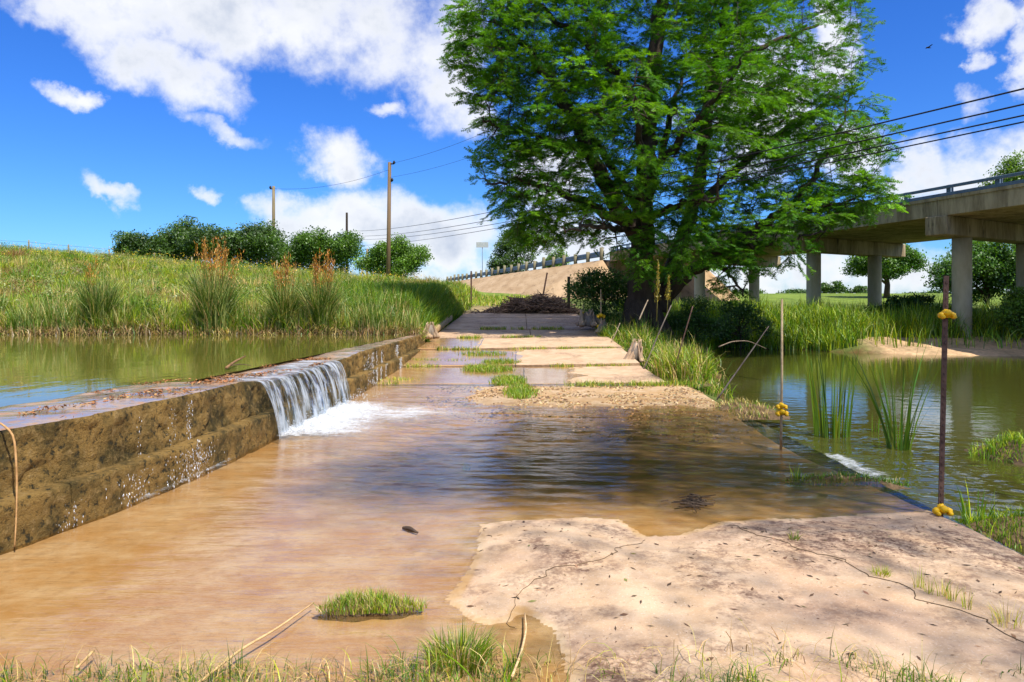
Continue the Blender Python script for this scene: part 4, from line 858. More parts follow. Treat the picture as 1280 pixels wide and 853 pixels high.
# ------------------------------------------------------------------ trees
def rand_unit(n): v = rng.normal(0, 1, (n, 3)); return v / np.linalg.norm(v, axis=1)[:, None]
def bez(p0, p1, p2, n):
    t_ = np.linspace(0, 1, n)[:, None]; return (1 - t_) ** 2 * p0 + 2 * t_ * (1 - t_) * p1 + t_ ** 2 * p2
def cypress():
    base = P(803, 398, 26.0); base[2] = ground_z(base[0], base[1]) - 0.05
    root = thing('cypress_tree', 'big spreading dark green cypress tree beside the road, filling the top of the view', 'tree', base)
    L = lambda *q: np.array([[*P(a, b_, c_), r_] for a, b_, c_, r_ in q])
    limbs = [L((803, 402, 26, .62), (801, 360, 26, .47), (804, 300, 26, .42), (807, 240, 26, .37), (811, 160, 26.1, .32), (818, 70, 26.2, .28), (828, -30, 26.1, .20), (834, -120, 26, .10), (836, -190, 26, .03)),
             L((802, 300, 26, .34), (765, 246, 25.6, .30), (738, 190, 25.2, .24), (704, 125, 24.8, .17), (662, 62, 24.4, .11), (612, 18, 24.0, .04)),
             L((800, 285, 26, .22), (745, 262, 25.2, .17), (694, 236, 24.6, .11), (645, 224, 24.2, .06), (604, 232, 23.8, .02)),
             L((738, 190, 25.2, .14), (690, 178, 24.4, .10), (640, 160, 24, .06), (600, 150, 23.8, .02)),
             L((822, 395, 26.5, .34), (842, 330, 26.6, .30), (866, 262, 26.7, .26), (880, 185, 26.9, .23), (890, 105, 27.1, .21), (905, 20, 27.2, .14), (922, -80, 27.2, .05)),
             L((832, 372, 26.2, .24), (868, 336, 25.7, .20), (915, 303, 25.2, .17), (968, 274, 24.9, .16), (1012, 232, 24.8, .11), (1045, 176, 24.8, .06), (1062, 122, 24.8, .02)),
             L((968, 274, 24.9, .10), (1030, 262, 24.5, .06), (1098, 236, 24.2, .02)),
             L((868, 262, 26.7, .18), (925, 205, 26.4, .14), (985, 160, 26.1, .10), (1050, 120, 26, .05), (1085, 100, 26, .02)),
             L((890, 105, 27.1, .14), (955, 55, 27.2, .10), (1030, 30, 27.3, .04)),
             L((811, 160, 26.1, .20), (762, 80, 26.3, .15), (690, 20, 26.4, .09), (610, -30, 26.4, .03)),
             L((806, 250, 26, .20), (804, 205, 24, .15), (796, 150, 22, .09), (790, 100, 20.6, .03)),
             L((808, 220, 26, .18), (850, 175, 24, .13), (900, 120, 22.2, .08), (930, 70, 21, .03)),
             L((806, 260, 26, .2), (830, 180, 28.5, .15), (850, 110, 31, .08), (860, 60, 32.5, .03)),
             L((803, 270, 26, .18), (740, 170, 28, .13), (690, 100, 30.4, .07), (660, 60, 31.5, .03)),
             L((850, 345, 26, .16), (884, 330, 24.8, .11), (908, 338, 24.0, .07), (930, 372, 23.6, .02)),
             L((804, 275, 26, .16), (835, 262, 24, .12), (870, 250, 22.4, .07), (905, 250, 21.2, .03)),
             L((804, 290, 26, .13), (770, 285, 24, .09), (735, 282, 22.4, .06), (700, 290, 21.4, .02)),
             L((915, 303, 25.2, .1), (950, 310, 24.2, .07), (1000, 296, 23.6, .04), (1045, 285, 23.4, .02))]
    b = MB(); skel = []
    for Lm in limbs:
        n_ = len(Lm) * 5; k_ = np.linspace(0, 1, len(Lm)); u_ = np.linspace(0, 1, n_)
        q = np.stack([np.interp(u_, k_, Lm[:, i]) for i in range(4)], -1)
        kk_ = np.ones(5) / 5
        for i in range(4): q[:, i] = np.convolve(np.pad(q[:, i], 2, 'edge'), kk_, 'valid')
        q[:, :3] += 0.05 * rng.normal(0, 1, (n_, 3)) * np.minimum(1, u_ * 4)[:, None]
        b.tube(q[:, :3], q[:, 3] * np.where(u_ < .08, 1.15, 1), 9); skel.append(q)
    # buttress roots
    for a in np.linspace(0, 2 * math.pi, 8)[:-1]:
        d = np.array([math.cos(a), math.sin(a), 0]); b.tube(np.stack([base + d * 0.35 + (0, 0, 1.2), base + d * 0.6 + (0, 0, .5), base + d * 1.05 + (0, 0, -.05)]), (.2, .24, .14), 6)
    put_under(b.build('trunk', M_BARK), root)
    sk_ = np.concatenate(skel); thin = sk_[:, 3] < 0.3; sp_ = sk_[thin]
    lobes = [((680, 62, 25.0), 3.3, 4.2, 4.2, 150), ((800, 20, 26), 5.2, 5.6, 5.2, 185), ((955, 90, 26.3), 3.4, 5.2, 4.4, 140), ((1010, 190, 25.4), 2.7, 3.4, 3.0, 105), ((690, 215, 24.8), 2.6, 2.9, 2.1, 76), ((835, 165, 24.0), 4.4, 4.8, 3.0, 105),
             ((940, 270, 24.6), 3.0, 3.0, 1.0, 55), ((735, 275, 24.4), 2.9, 2.8, 0.9, 44), ((1055, 245, 24.4), 1.8, 2.0, .9, 44), ((960, 310, 23.8), 2.0, 1.5, .9, 11), ((800, -130, 26), 5.5, 5.0, 3.8, 120), ((915, 335, 23.9), .9, .9, 1.2, 20), ((850, 60, 29.5), 4.8, 3.0, 5.0, 90), ((662, 288, 24.2), 0.9, 1.4, .7, 20), ((612, 50, 24.4), 1.5, 2.2, 2.2, 56), ((815, 245, 22.8), 2.4, 1.6, 1.3, 26), ((640, 200, 24.4), 1.5, 2, 1.5, 44), ((820, 325, 23.2), 1.3, 1.2, .7, 14), ((890, 300, 23.4), 2.2, 1.5, 1.1, 34), ((700, 130, 23.6), 3, 2.4, 3, 50)]
    tips = []
    for (c_, rx_, ry_, rz_, n_) in lobes:
        n_ = int(n_ * 2.5)
        u_ = rand_unit(n_) * (rng.uniform(0.12, 1, n_) ** 0.42)[:, None]
        tips.append(P(*c_) + u_ * np.array([rx_, ry_, rz_]))
    tips = np.concatenate(tips)
    bt = MB(); fr_p, fr_d, fr_u, fr_l, fr_c = [], [], [], [], []
    dmin = np.array([np.min(np.linalg.norm(sp_[:, :3] - q_, axis=1)) for q_ in tips]); tips = tips[np.argsort(dmin + rng.uniform(0, .6, len(tips)))]
    for tp in tips:
        dv = tp - sp_[:, :3]; ds = np.linalg.norm(dv, axis=1) + 0.9 * np.maximum(0, sp_[:, 2] - tp[2] - 0.3)
        j = int(np.argmin(ds + rng.uniform(0, 0.8, len(ds)))); p0 = sp_[j, :3]; ln = np.linalg.norm(tp - p0)
        if ln < 0.5: continue
        mid_ = p0 + (tp - p0) * 0.55 + np.array([0, 0, 0.16 * ln]) + rng.normal(0, 0.08 * ln, 3)
        nb = max(6, int(ln / 0.25)); q = bez(p0, mid_, tp, nb)
        bt.tube(q, np.linspace(min(0.02 + 0.013 * ln, sp_[j, 3]), 0.007, nb), 4, None, False)
        kq = slice(1, max(2, int(nb * .7))); rq = np.linspace(min(0.02 + 0.013 * ln, sp_[j, 3]), 0.007, nb)[kq]; sp_ = np.vstack([sp_, np.hstack([q[kq], rq[:, None]])])
        tgq = np.gradient(q, axis=0); tgq /= np.linalg.norm(tgq, axis=1)[:, None]
        tone = np.clip(rng.normal(1, 0.14), 0.65, 1.35); yel = 0.2 + 0.6 * rng.uniform(0, 1)
        ntw = int(max(5, ln / 0.14))
        for i in range(ntw):
            u0 = 0.22 + 0.78 * (i + rng.uniform(0, 1)) / ntw; f_ = u0 * (nb - 1); i0 = min(int(f_), nb - 2); pt = q[i0] + (q[i0 + 1] - q[i0]) * (f_ - i0)
            tg_ = tgq[i0]; sd = np.cross(tg_, (0, 0, 1)); sd /= np.linalg.norm(sd) + 1e-6
            sg = 1 if i % 2 else -1
            d_ = tg_ * rng.uniform(0.35, 1.0) + sd * sg * rng.uniform(0.4, 1.1) + np.array([0, 0, rng.uniform(-0.45, 0.15)])
            d_ /= np.linalg.norm(d_); tl = rng.uniform(0.3, 0.75) * (1.1 - 0.45 * u0)
            endp = pt + d_ * tl + np.array([0, 0, -0.22 * tl])
            qq = bez(pt, pt + d_ * tl * 0.55, endp, 4)
            bt.tube(qq, (0.006, 0.005, 0.004, 0.003), 3, None, False)
            nf = max(3, int(tl / 0.075)); uf = np.linspace(0.15, 1, nf)
            pf = bez(pt, pt + d_ * tl * 0.55, endp, nf + 2)[2:]
            s2 = np.cross(d_, (0, 0, 1)); s2 /= np.linalg.norm(s2) + 1e-6
            for g_ in (-1, 1):
                fd = d_ * 0.65 + s2 * g_ * 0.75 + rng.normal(0, 0.22, (nf, 3)) + np.array([0, 0, -0.18]); fd /= np.linalg.norm(fd, axis=1)[:, None]
                fr_p.append(pf); fr_d.append(fd); fr_l.append(rng.uniform(0.12, 0.23, nf)); fr_c.append(np.tile([tone, yel], (nf, 1)))
    put_under(bt.build('twigs', M_BARK), root)
    fp = np.concatenate(fr_p); fd = np.concatenate(fr_d); fl = np.concatenate(fr_l); fc = np.concatenate(fr_c); n = len(fp)
    up_ = np.array([0, 0, 1.0]) + rng.normal(0, 0.45, (n, 3)); sd = np.cross(fd, up_); sd /= np.linalg.norm(sd, axis=1)[:, None] + 1e-9; nn_ = np.cross(sd, fd)
    # a frond: three pairs of narrow leaflets on a drooping midrib
    V, Fc = [], []
    k0 = 0
    for t0, ll in ((0.12, 0.34), (0.42, 0.36), (0.72, 0.28)):
        for g_ in (-1, 1):
            a_ = fp + fd * (fl * t0)[:, None]; a2 = fp + fd * (fl * (t0 + 0.24))[:, None]
            e_ = a_ + fd * (fl * 0.34)[:, None] + sd * (g_ * fl * ll)[:, None] - nn_ * (fl * 0.06)[:, None]
            V += [a_, a2, e_]; Fc.append((k0, k0 + 1, k0 + 2)); k0 += 3
    a_ = fp + fd * (fl * 0.85)[:, None]
    V += [a_ - sd * (fl * .10)[:, None], a_ + sd * (fl * .10)[:, None], fp + fd * (fl * 1.2)[:, None]]; Fc.append((k0, k0 + 1, k0 + 2)); k0 += 3
    V = np.stack(V, 1)
    cA = np.array([0.036, 0.16, 0.012]); cB = np.array([0.225, 0.47, 0.012])
    cc_ = (cA + (cB - cA) * (fc[:, 1:2] ** 1.3)) * fc[:, :1] * (1 + rng.normal(0, 0.12, (n, 1)))
    b = MB(); b.put(V.reshape(-1, 3), (np.array(Fc)[None] + k0 * np.arange(n)[:, None, None]).reshape(-1, 3), None, np.repeat(np.clip(cc_, .005, 1), k0, 0))
    put_under(b.build('crown', M_CYP), root)
    print('cypress fronds', n)
cypress()

def leafy(name, label, px, base_py, Yd, top_py, wpx, nl, leaf, cA, cB, shape=None, group=None, stem_r=0.2, bare=0.25, zbase=None, nclump=None, cat='tree'):
    """broadleaf tree: trunk, limbs to lobes, leaves in clumps through the crown"""
    x, y, zb = P(px, base_py, Yd); zb = float(ground_z(x, y)) - 0.05 if zbase is None else zbase
    zt = CAM_H + (VY - top_py) * Yd / F; H = zt - zb; W = wpx * Yd / F / 2
    root = thing(name, label, cat, (x, y, zb), group)
    c0 = zb + H * bare; ch = zt - c0
    lob = shape
    if lob is None:
        lob = [(0, .38, .5, .30)]
        for i in range(13):
            lx = -.82 + 1.64 * (i + .5) / 13 + rng.uniform(-.08, .08); hi = .90 * math.sqrt(max(.08, 1 - lx * lx)); lob.append((lx, rng.uniform(.25, 1) ** .5 * hi, rng.uniform(.16, .33), rng.uniform(.10, .20)))
    nc_ = nclump or 90
    cl = []; b = MB()
    b.tube(np.array([(x, y, zb), (x + .02 * H, y, zb + H * .25), (x - .01 * H, y, zb + H * .5), (x, y, zb + H * .75)]), (stem_r, stem_r * .8, stem_r * .55, stem_r * .25), 8)
    for (lx, lz, rw, rh) in lob:
        cen = np.array([x + lx * W, y + rng.uniform(-.4, .4) * W, c0 + lz * ch])
        st = np.array([x, y, zb + H * rng.uniform(.2, .5)]); q = bez(st, (st + cen) / 2 + (0, 0, .08 * H), cen, 7); b.tube(q, np.linspace(stem_r * .5, stem_r * .12, 7), 6)
        k_ = max(5, int(nc_ * rw * rh / .16)); u_ = rand_unit(k_) * (rng.uniform(.25, 1, k_) ** .35)[:, None]
        cp = cen + u_ * np.array([rw * W, rw * W, rh * ch]); cl.append(cp)
        for c_ in cp[::3]: b.tube(bez(cen, (cen + c_) / 2 + rng.normal(0, .03 * H, 3), c_, 4), np.linspace(stem_r * .14, stem_r * .03, 4), 3, None, False)
    put_under(b.build('trunk', M_BARK), root)
    cl = np.concatenate(cl); m_ = len(cl); nl = int(nl * 1.7); leaf = leaf * 0.7; per = max(1, nl // m_); n = per * m_
    sz = 0.115 * math.sqrt(W * ch) * 0.75
    tone = np.repeat(np.clip(rng.normal(1, .25, m_), .5, 1.6), per); mixv = np.repeat(rng.uniform(0, 1, m_), per)
    c_ = np.repeat(cl, per, 0) + np.clip(rng.normal(0, 1, (n, 3)), -1.9, 1.9) * np.array([sz, sz, sz * .65])
    d_ = rand_unit(n); nrm = rand_unit(n) * .8 + np.array([0, -.25, .8]); s_ = np.cross(d_, nrm); s_ /= np.linalg.norm(s_, axis=1)[:, None]; ll = leaf * rng.uniform(.6, 1.25, n)
    V = np.stack([c_ - d_ * (ll * .5)[:, None], c_ + s_ * (ll * .32)[:, None], c_ + d_ * (ll * .5)[:, None], c_ - s_ * (ll * .32)[:, None]], 1)
    cc_ = (np.array(cA) + (np.array(cB) - np.array(cA)) * mixv[:, None]) * tone[:, None] * (1 + rng.normal(0, .15, (n, 1)))
    b = MB(); b.put(V.reshape(-1, 3), None, (np.arange(4)[None] + 4 * np.arange(n)[:, None]), np.repeat(np.clip(cc_, .005, 1), 4, 0))
    put_under(b.build('crown', M_LEAF), root)
OA, OB = (0.03, 0.075, 0.010), (0.095, 0.19, 0.02); BA, BB = (0.08, 0.18, 0.014), (0.20, 0.34, 0.03)
GRP = 'trees on the hill behind the pond'
leafy('oak_tree', 'leftmost small dark oak behind the hill crest', 165, 325, 62, 294, 40, 4500, .28, OA, OB, group=GRP, bare=.1)
leafy('oak_tree', 'broad dark green oak on the hill, left one of the big pair', 218, 325, 64, 276, 128, 20000, .28, OA, OB, group=GRP, bare=.05)
leafy('oak_tree', 'tallest dark green oak on the hill, left of the first utility pole', 290, 328, 62, 269, 122, 21000, .28, OA, OB, group=GRP, bare=.05)
leafy('oak_tree', 'brighter oak between the two left utility poles', 402, 338, 66, 282, 112, 17000, .28, (.05, .12, .012), (.13, .26, .02), group=GRP, bare=.05)
leafy('oak_tree', 'small dark oak filling the gap right of the first utility pole', 352, 336, 70, 296, 56, 7000, .28, OA, OB, group=GRP, bare=.05)
leafy('round_tree', 'bright green round tree behind the tallest brown utility pole', 494, 348, 64, 297, 88, 13000, .26, (.08, .18, .012), (.18, .33, .025), group=GRP, bare=.08)
leafy('field_tree', 'dark drooping tree beyond the guardrail left of the cypress', 645, 350, 120, 284, 52, 6500, .45, OA, OB, bare=.2, zbase=3.0)
leafy('field_tree', 'small bush-like tree left of the road sign, beyond the guardrail', 626, 352, 118, 318, 34, 2500, .45, OA, OB, bare=.1, zbase=3.0)
leafy('field_tree', 'pale green tree peeping over the guardrail close to the cypress', 697, 352, 120, 308, 34, 3000, .45, BA, BB, bare=.15, zbase=3.0)
leafy('field_tree', 'round green tree seen through the bridge between its columns', 1108, 378, 62, 305, 95, 13000, .28, (.05, .14, .012), (.13, .27, .02), bare=.32, stem_r=.28)
leafy('field_tree', 'dense dark green tree behind the right bridge column', 1232, 385, 46, 296, 130, 17000, .24, (.03, .10, .010), (.12, .26, .02), bare=.05)
leafy('field_tree', 'dark leafy tree at the right edge under the bridge', 1300, 385, 44, 300, 110, 13000, .24, (.03, .10, .010), (.12, .26, .02), bare=.05)
leafy('field_tree', 'light green treetop showing above the bridge railing', 1270, 385, 50, 194, 80, 9000, .22, BA, BB, bare=.45)
leafy('far_tree', 'tiny far bush on the field, left one seen under the bridge', 1040, 372, 190, 352, 42, 1500, .8, OA, OB, bare=.02, zbase=2.6)
leafy('far_tree', 'tiny far bush on the field just left of the second bridge column', 1075, 372, 200, 357, 30, 1200, .8, OA, OB, bare=.02, zbase=2.6)
for q, (px, wpx, tp) in enumerate(((1150, 90, 364), (1000, 70, 362), (930, 60, 360), (1230, 80, 362))):
    leafy('far_tree', ['low far thicket on the skyline between the two nearest bridge bents', 'low far thicket on the skyline left of the second bridge bent', 'low far thicket on the skyline behind the paved slope', 'low far thicket on the skyline behind the nearest bridge column'][q], px, 371, 230, tp, wpx, 1500, .9, OA, OB, bare=.02, zbase=2.4, group='far thickets on the skyline')
# shrubs below the cypress
leafy('shrub', 'dark leafy shrub in front of the cypress trunk beside the road', 755, 405, 27.0, 334, 96, 8000, .12, (.03, .10, .010), (.09, .22, .018), bare=.02, stem_r=.04, cat='shrub')
leafy('shrub', 'low shaded shrub right of the cypress trunk above the water', 868, 425, 26.5, 372, 70, 4500, .11, (.03, .09, .010), (.08, .18, .014), bare=.02, stem_r=.04, cat='shrub')
leafy('shrub', 'dark shaded bush on the pool bank below the bridge', 925, 432, 28.5, 375, 80, 5000, .12, (.03, .09, .010), (.08, .18, .014), bare=.02, stem_r=.04, cat='shrub')
leafy('shrub', 'dark green thicket on the bank behind the second bridge column', 1135, 405, 33, 368, 100, 5000, .15, (.025, .08, .010), (.06, .15, .016), bare=.02, stem_r=.04, cat='shrub')
leafy('shrub', 'bright green bush at the right edge beyond the sand bar', 1270, 420, 28, 360, 60, 4500, .13, BA, BB, bare=.02, stem_r=.04, cat='shrub')
# the tree behind the viewer whose leaves dapple the near slab
def shade_tree():
    x, y = 12.5, -9.5; zb = float(ground_z(x, y)); root = thing('shade_tree', 'leafy tree standing behind the viewpoint whose crown dapples the near slab', 'tree', (x, y, zb))
    K = sdir / sdir.z; q0 = np.array([x - 1.6, y + 1.6, 9.0])
    b = MB(); b.tube(np.array([(x, y, zb - .2), (x - .3, y + .3, 3), (x - .9, y + 0.9, 6), q0]), (.34, .3, .26, .2), 9)
    cl = []
    # (ground spot that the clump shades, height, size, leaf clusters)
    for (gx_, gy_, cz0, rr_, k_) in ((2.5, 4.9, 13, 1.0, 14), (-1.0, 6.7, 13.2, .9, 18), (-.3, 7.6, 13.6, 1.1, 26), (.4, 6.5, 13.4, 1.0, 26), (.6, 8.2, 14, 1.1, 26), (1.4, 7.1, 13.6, 1.1, 28), (1.6, 8.7, 14.4, 1.1, 22), (2.4, 6.3, 13.2, .8, 18), (2.6, 7.6, 14, 1.1, 24), (-.5, 9.0, 14.2, .8, 8), (0.3, 4.7, 12.4, .7, 3), (3.2, 4.2, 14, 1.1, 12), (0.1, 3.2, 12, .6, 2), (1.4, 3.5, 12.4, .8, 3), (2.6, 3.3, 13, 1.0, 5), (2.6, 9.3, 14.6, .9, 10), (5.6, 4.0, 14, 2.2, 26), (6.6, 7.2, 14.5, 2.0, 22)):
        cen = np.array([gx_ + K.x * cz0, gy_ + K.y * cz0, cz0]); b.tube(bez(q0, (q0 + cen) / 2 + (0, 0, .9), cen, 9), np.linspace(.016, .006, 9), 5)
        cp = cen + rand_unit(k_) * (rng.uniform(.1, 1, k_) ** .5)[:, None] * np.array([rr_, rr_, rr_ * .6]); cl.append(cp)
        for c_ in cp: b.tube(bez(cen, (cen + c_) / 2 + (0, 0, .1), c_, 4), (.012, .01, .008, .005), 3, None, False)
    put_under(b.build('trunk', M_BARK), root)
    cl = np.concatenate(cl); per = 70; n = len(cl) * per; c_ = np.repeat(cl, per, 0) + rng.normal(0, 1, (n, 3)) * (.32, .32, .16)
    d_ = rand_unit(n); s_ = np.cross(d_, rand_unit(n) + (0, 0, 1.2)); s_ /= np.linalg.norm(s_, axis=1)[:, None]; ll = rng.uniform(.06, .12, n)
    V = np.stack([c_ - d_ * (ll * .5)[:, None], c_ + s_ * (ll * .3)[:, None], c_ + d_ * (ll * .5)[:, None], c_ - s_ * (ll * .3)[:, None]], 1)
    b = MB(); b.put(V.reshape(-1, 3), None, np.arange(4)[None] + 4 * np.arange(n)[:, None], np.repeat(mixcol(n, [GREEN, DKG], [.5, .5]), 4, 0)); put_under(b.build('crown', M_LEAF), root)
shade_tree()

# ------------------------------------------------------------------ bridge, embankment, guardrail
d2 = np.array([-.295, .955, 0]); d2 /= np.linalg.norm(d2); cap_d = np.array([.85, .53, 0]); cap_d /= np.linalg.norm(cap_d); UP = np.array([0, 0, 1.0])
E1 = np.array([16.3, 28.2, 0]); sgn = lambda Yv: E1 + d2 * ((Yv - 28.2) / d2[1])
ABUT_Y, WID = 58.0, 9.4
bridge = thing('road_bridge', 'grey concrete road bridge on round columns crossing behind the cypress at right', 'bridge', (*sgn(36)[:2], 0))
pn, pf = sgn(17.0), sgn(ABUT_Y)
def slab_prism(a, c, z0, z1, wid, inset=0.0):
    A, Cc = a + cap_d * inset, c + cap_d * inset; B, D = a + cap_d * (wid - inset), c + cap_d * (wid - inset)
    v = [p_ + UP * z for z in (z0, z1) for p_ in (A, B, D, Cc)]
    return v, [(0, 3, 2, 1)[::1], (4, 5, 6, 7), (0, 1, 5, 4), (1, 2, 6, 5), (2, 3, 7, 6), (3, 0, 4, 7)]
bents = [19.4, 28.2, 36.6, 47.3]
cutsY = [17.0, 19.4, 28.2, 36.6, 47.3, ABUT_Y]
for a, c in zip(cutsY[:-1], cutsY[1:]):
    A, Cc = sgn(a) + d2 * 0.012, sgn(c) - d2 * 0.012
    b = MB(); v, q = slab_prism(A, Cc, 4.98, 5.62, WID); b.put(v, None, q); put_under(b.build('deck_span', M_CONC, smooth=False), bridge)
    b = MB(); v, q = slab_prism(A - cap_d * .05, Cc - cap_d * .05, 5.60, 5.72, 0.34); b.put(v, None, q); put_under(b.build('kerb', M_CONC, smooth=False), bridge)
for Yb_ in bents:
    e = sgn(Yb_); b = MB(); c = e + cap_d * (WID / 2 + 0.0) + UP * 4.60
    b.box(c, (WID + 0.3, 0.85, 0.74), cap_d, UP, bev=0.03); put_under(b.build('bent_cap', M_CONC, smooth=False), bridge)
    for a_ in (1.8, 7.2):
        p_ = e + cap_d * a_; gz = float(ground_z(p_[0], p_[1])); b = MB()
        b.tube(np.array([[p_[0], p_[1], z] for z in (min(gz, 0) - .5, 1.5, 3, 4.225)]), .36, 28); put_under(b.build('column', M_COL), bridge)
# steel rails on the near and far side
for off in (0.10, WID - 0.10):
    L_ = (ABUT_Y - 17.0) / d2[1]
    for z_, h_ in ((6.085, .12), (5.80, .13)):
        b = MB(); b.box((pn + pf) / 2 + cap_d * off + UP * z_, (L_, .07, h_), d2, UP, bev=.012); put_under(b.build('rail', M_STEEL, smooth=False), bridge)
    for s_ in np.arange(1.1, L_, 2.05):
        b = MB(); c = pn + d2 * s_ + cap_d * (off + (.09 if off < 1 else -.09)) + UP * 5.94
        b.box(c, (.19, .02, .46), d2, UP); b.box(c + cap_d * .1, (.05, .2, .46), d2, UP); b.box(c + cap_d * .2, (.19, .02, .46), d2, UP); put_under(b.build('rail_post', M_STEEL, smooth=False), bridge)
b = MB(); e = sgn(ABUT_Y); b.box(e + cap_d * (WID / 2) + d2 * 0.5 + UP * 4.0, (WID + .6, 1.0, 1.94), cap_d, UP, bev=.04); put_under(b.build('abutment', M_CONC, smooth=False), bridge)

# embankment: paved slope wrapping the abutment, earth behind
A = sgn(ABUT_Y + 0.2); ZT = 5.08
perp = np.array([-d2[1], d2[0], 0])
tops, toes = [], []
for s_ in (70, 55, 42, 30, 20, 12, 6, 0):
    tp = A + d2 * s_ - cap_d * 0.6; tops.append([*tp[:2], ZT]); to = tp + perp * (6.5 if s_ > 5 else 7.0); toes.append([*to[:2], 1.7 + 0.01 * s_])
for a_ in np.linspace(0.12, 0.92, 6):
    dr = perp * math.cos(a_ * math.pi / 2) - d2 * math.sin(a_ * math.pi / 2); tops.append([*(A - cap_d * .6)[:2], ZT]); toes.append([*(A - cap_d * .6 + dr * 7.2)[:2], 1.4])
for s_ in (0, 3, 6, 9.4, 10.6):
    tp = A + cap_d * s_; to = tp - d2 * 7.2; tops.append([*tp[:2], ZT if s_ in (10.6,) else 4.2]); toes.append([*to[:2], 1.0])
tops.append([*(A + cap_d * 10.8 + d2 * 3)[:2], ZT]); toes.append([*(A + cap_d * 16 + d2 * 1)[:2], 1.2])
tops.append([*(A + cap_d * 11 + d2 * 60)[:2], ZT]); toes.append([*(A + cap_d * 19 + d2 * 60)[:2], 1.6])
tops, toes = np.array(tops), np.array(toes)
def refine(Q, k=6): u_ = np.linspace(0, len(Q) - 1, (len(Q) - 1) * k + 1); return np.stack([np.interp(u_, np.arange(len(Q)), Q[:, i]) for i in range(3)], -1)
tq, oq = refine(tops), refine(toes); v_ = np.linspace(0, 1, 24)
Ge = tq[:, None] + (oq - tq)[:, None] * v_[None, :, None]
Ge[..., 2] += 0.05 * fbm(Ge[..., 0] * .6, Ge[..., 1] * .6, 3) * np.sin(v_ * math.pi)[None]
Ge[:, -1, 2] -= 0.8
b = MB(); b.grid(Ge); tag(b.build('embankment', M_SLOPE), kind='structure')
b = MB(); q = np.array([[A + d2 * s_ - cap_d * .6 + UP * (ZT + .004), A + d2 * s_ + cap_d * 11 + UP * (ZT + .004)] for s_ in (0, 70)]); b.grid(q)
tag(b.build('highway', rough_mat('asphalt', ((.045, .045, .045), (.06, .06, .06)), 4, .9, .2, 40)), kind='structure')
# approach guardrail
gr = thing('guardrail', 'steel guardrail on wooden posts running along the embankment top beyond the road', 'guardrail', (*(A + d2 * 5)[:2], ZT))
b = MB(); g0, g1 = A + d2 * 0.3 - cap_d * .25, A + d2 * 66 - cap_d * .25
prof = [(-.24, 0), (-.15, .05), (-.06, .05), (0, 0), (.06, .05), (.15, .05), (.24, 0)]
b.grid(np.stack([np.stack([g0 + UP * (ZT + .55 + h_ - 0.0) + perp * o_, g1 + UP * (ZT + .45 + h_) + perp * o_]) for h_, o_ in prof], 1)); put_under(b.build('rail', M_STEEL), gr)
for i, s_ in enumerate(np.arange(0.6, 66, 2.9)):
    b = MB(); p_ = A + d2 * s_ - cap_d * .25 + perp * .14; h_ = 1.0 + .06 * rng.normal(); b.tube(np.array([p_ + UP * (ZT - .3), p_ + UP * (ZT + h_ - .02), p_ + UP * (ZT + h_)]), (.17, .165, .14), 10); put_under(b.build('post', M_WOODP), gr)

# road sign seen from behind
sg_ = P(603, 345, 95); sroot = thing('road_sign', 'rectangular road sign on a thin pole seen from behind, left of the guardrail', 'sign', (sg_[0], sg_[1], ground_z(sg_[0], sg_[1])))
b = MB(); zt_ = P(603, 303, 95)[2]; b.tube(np.array([(sg_[0], 95, 2.2), (sg_[0], 95, 5), (sg_[0], 95, zt_)]), .05, 8); put_under(b.build('post', M_STEEL), sroot)
b = MB(); b.box((sg_[0], 94.9, zt_ - .35), (1.6, .03, .72), bev=.01); put_under(b.build('panel', M_SIGNB, smooth=False), sroot)

# ------------------------------------------------------------------ utility poles and wires
def pole(px, top_py, Yd, r0, label, tint, lean=0.0, fit=None):
    x, y, zt_ = P(px, top_py, Yd); gz = float(ground_z(x, y)); root = thing('utility_pole', label, 'utility pole', (x, y, gz), 'wooden utility poles beyond the hill')
    b = MB(); b.tube(np.array([(x - lean, y, gz - .4), (x - lean * .5, y, (gz + zt_) / 2), (x, y, zt_ - .02), (x, y, zt_)]), (r0, r0 * .88, r0 * .74, r0 * .6), 12, tint); put_under(b.build('shaft', M_POLE), root)
    for dz_, dx_, L_ in (fit or ()):
        b = MB(); c = np.array([x + dx_ * .5, y - .05, zt_ - dz_]); b.box(c, (abs(dx_) + .1, .09, .09), bev=.01)
        b.tube(np.array([c + (dx_ * .6, 0, .02), c + (dx_ * .6, 0, .12), c + (dx_ * .6, 0, .26)]), (.09, .11, .06), 10); put_under(b.build('insulator', M_WIRE), root)
    return root
pole(342, 233, 66, .17, 'greyish utility pole on the hill, leftmost of the three poles', (1.1, 1.2, 1.05), fit=((.25, -.25, 0),))
pole(487, 203, 60, .19, 'tallest brown utility pole, rightmost of the three poles', (.95, .85, .75), lean=.12, fit=((.15, .35, 0), (1.6, .2, 0)))
pole(433.5, 266, 92, .19, 'thin black utility pole with bracket insulators, middle of the three poles', (.14, .14, .15), fit=((2.5, .45, 0), (3.5, .45, 0), (3.0, .3, 0)))
pole(459, 311, 110, .2, 'short stub of a pole beyond the round green tree', (1.2, 1.15, 1.0))
def wire(label, A_, B_, sag, r, n=60, grp=None):
    u_ = np.linspace(0, 1, n)[:, None]; q = A_ + (B_ - A_) * u_; q[:, 2] -= sag * 4 * (u_ * (1 - u_))[:, 0]
    b = MB(); b.tube(q, r, 5); return tag(b.build('power_line', M_WIRE), label, 'power line', grp or 'overhead power lines')
names = ['topmost', 'second', 'third', 'lowest']
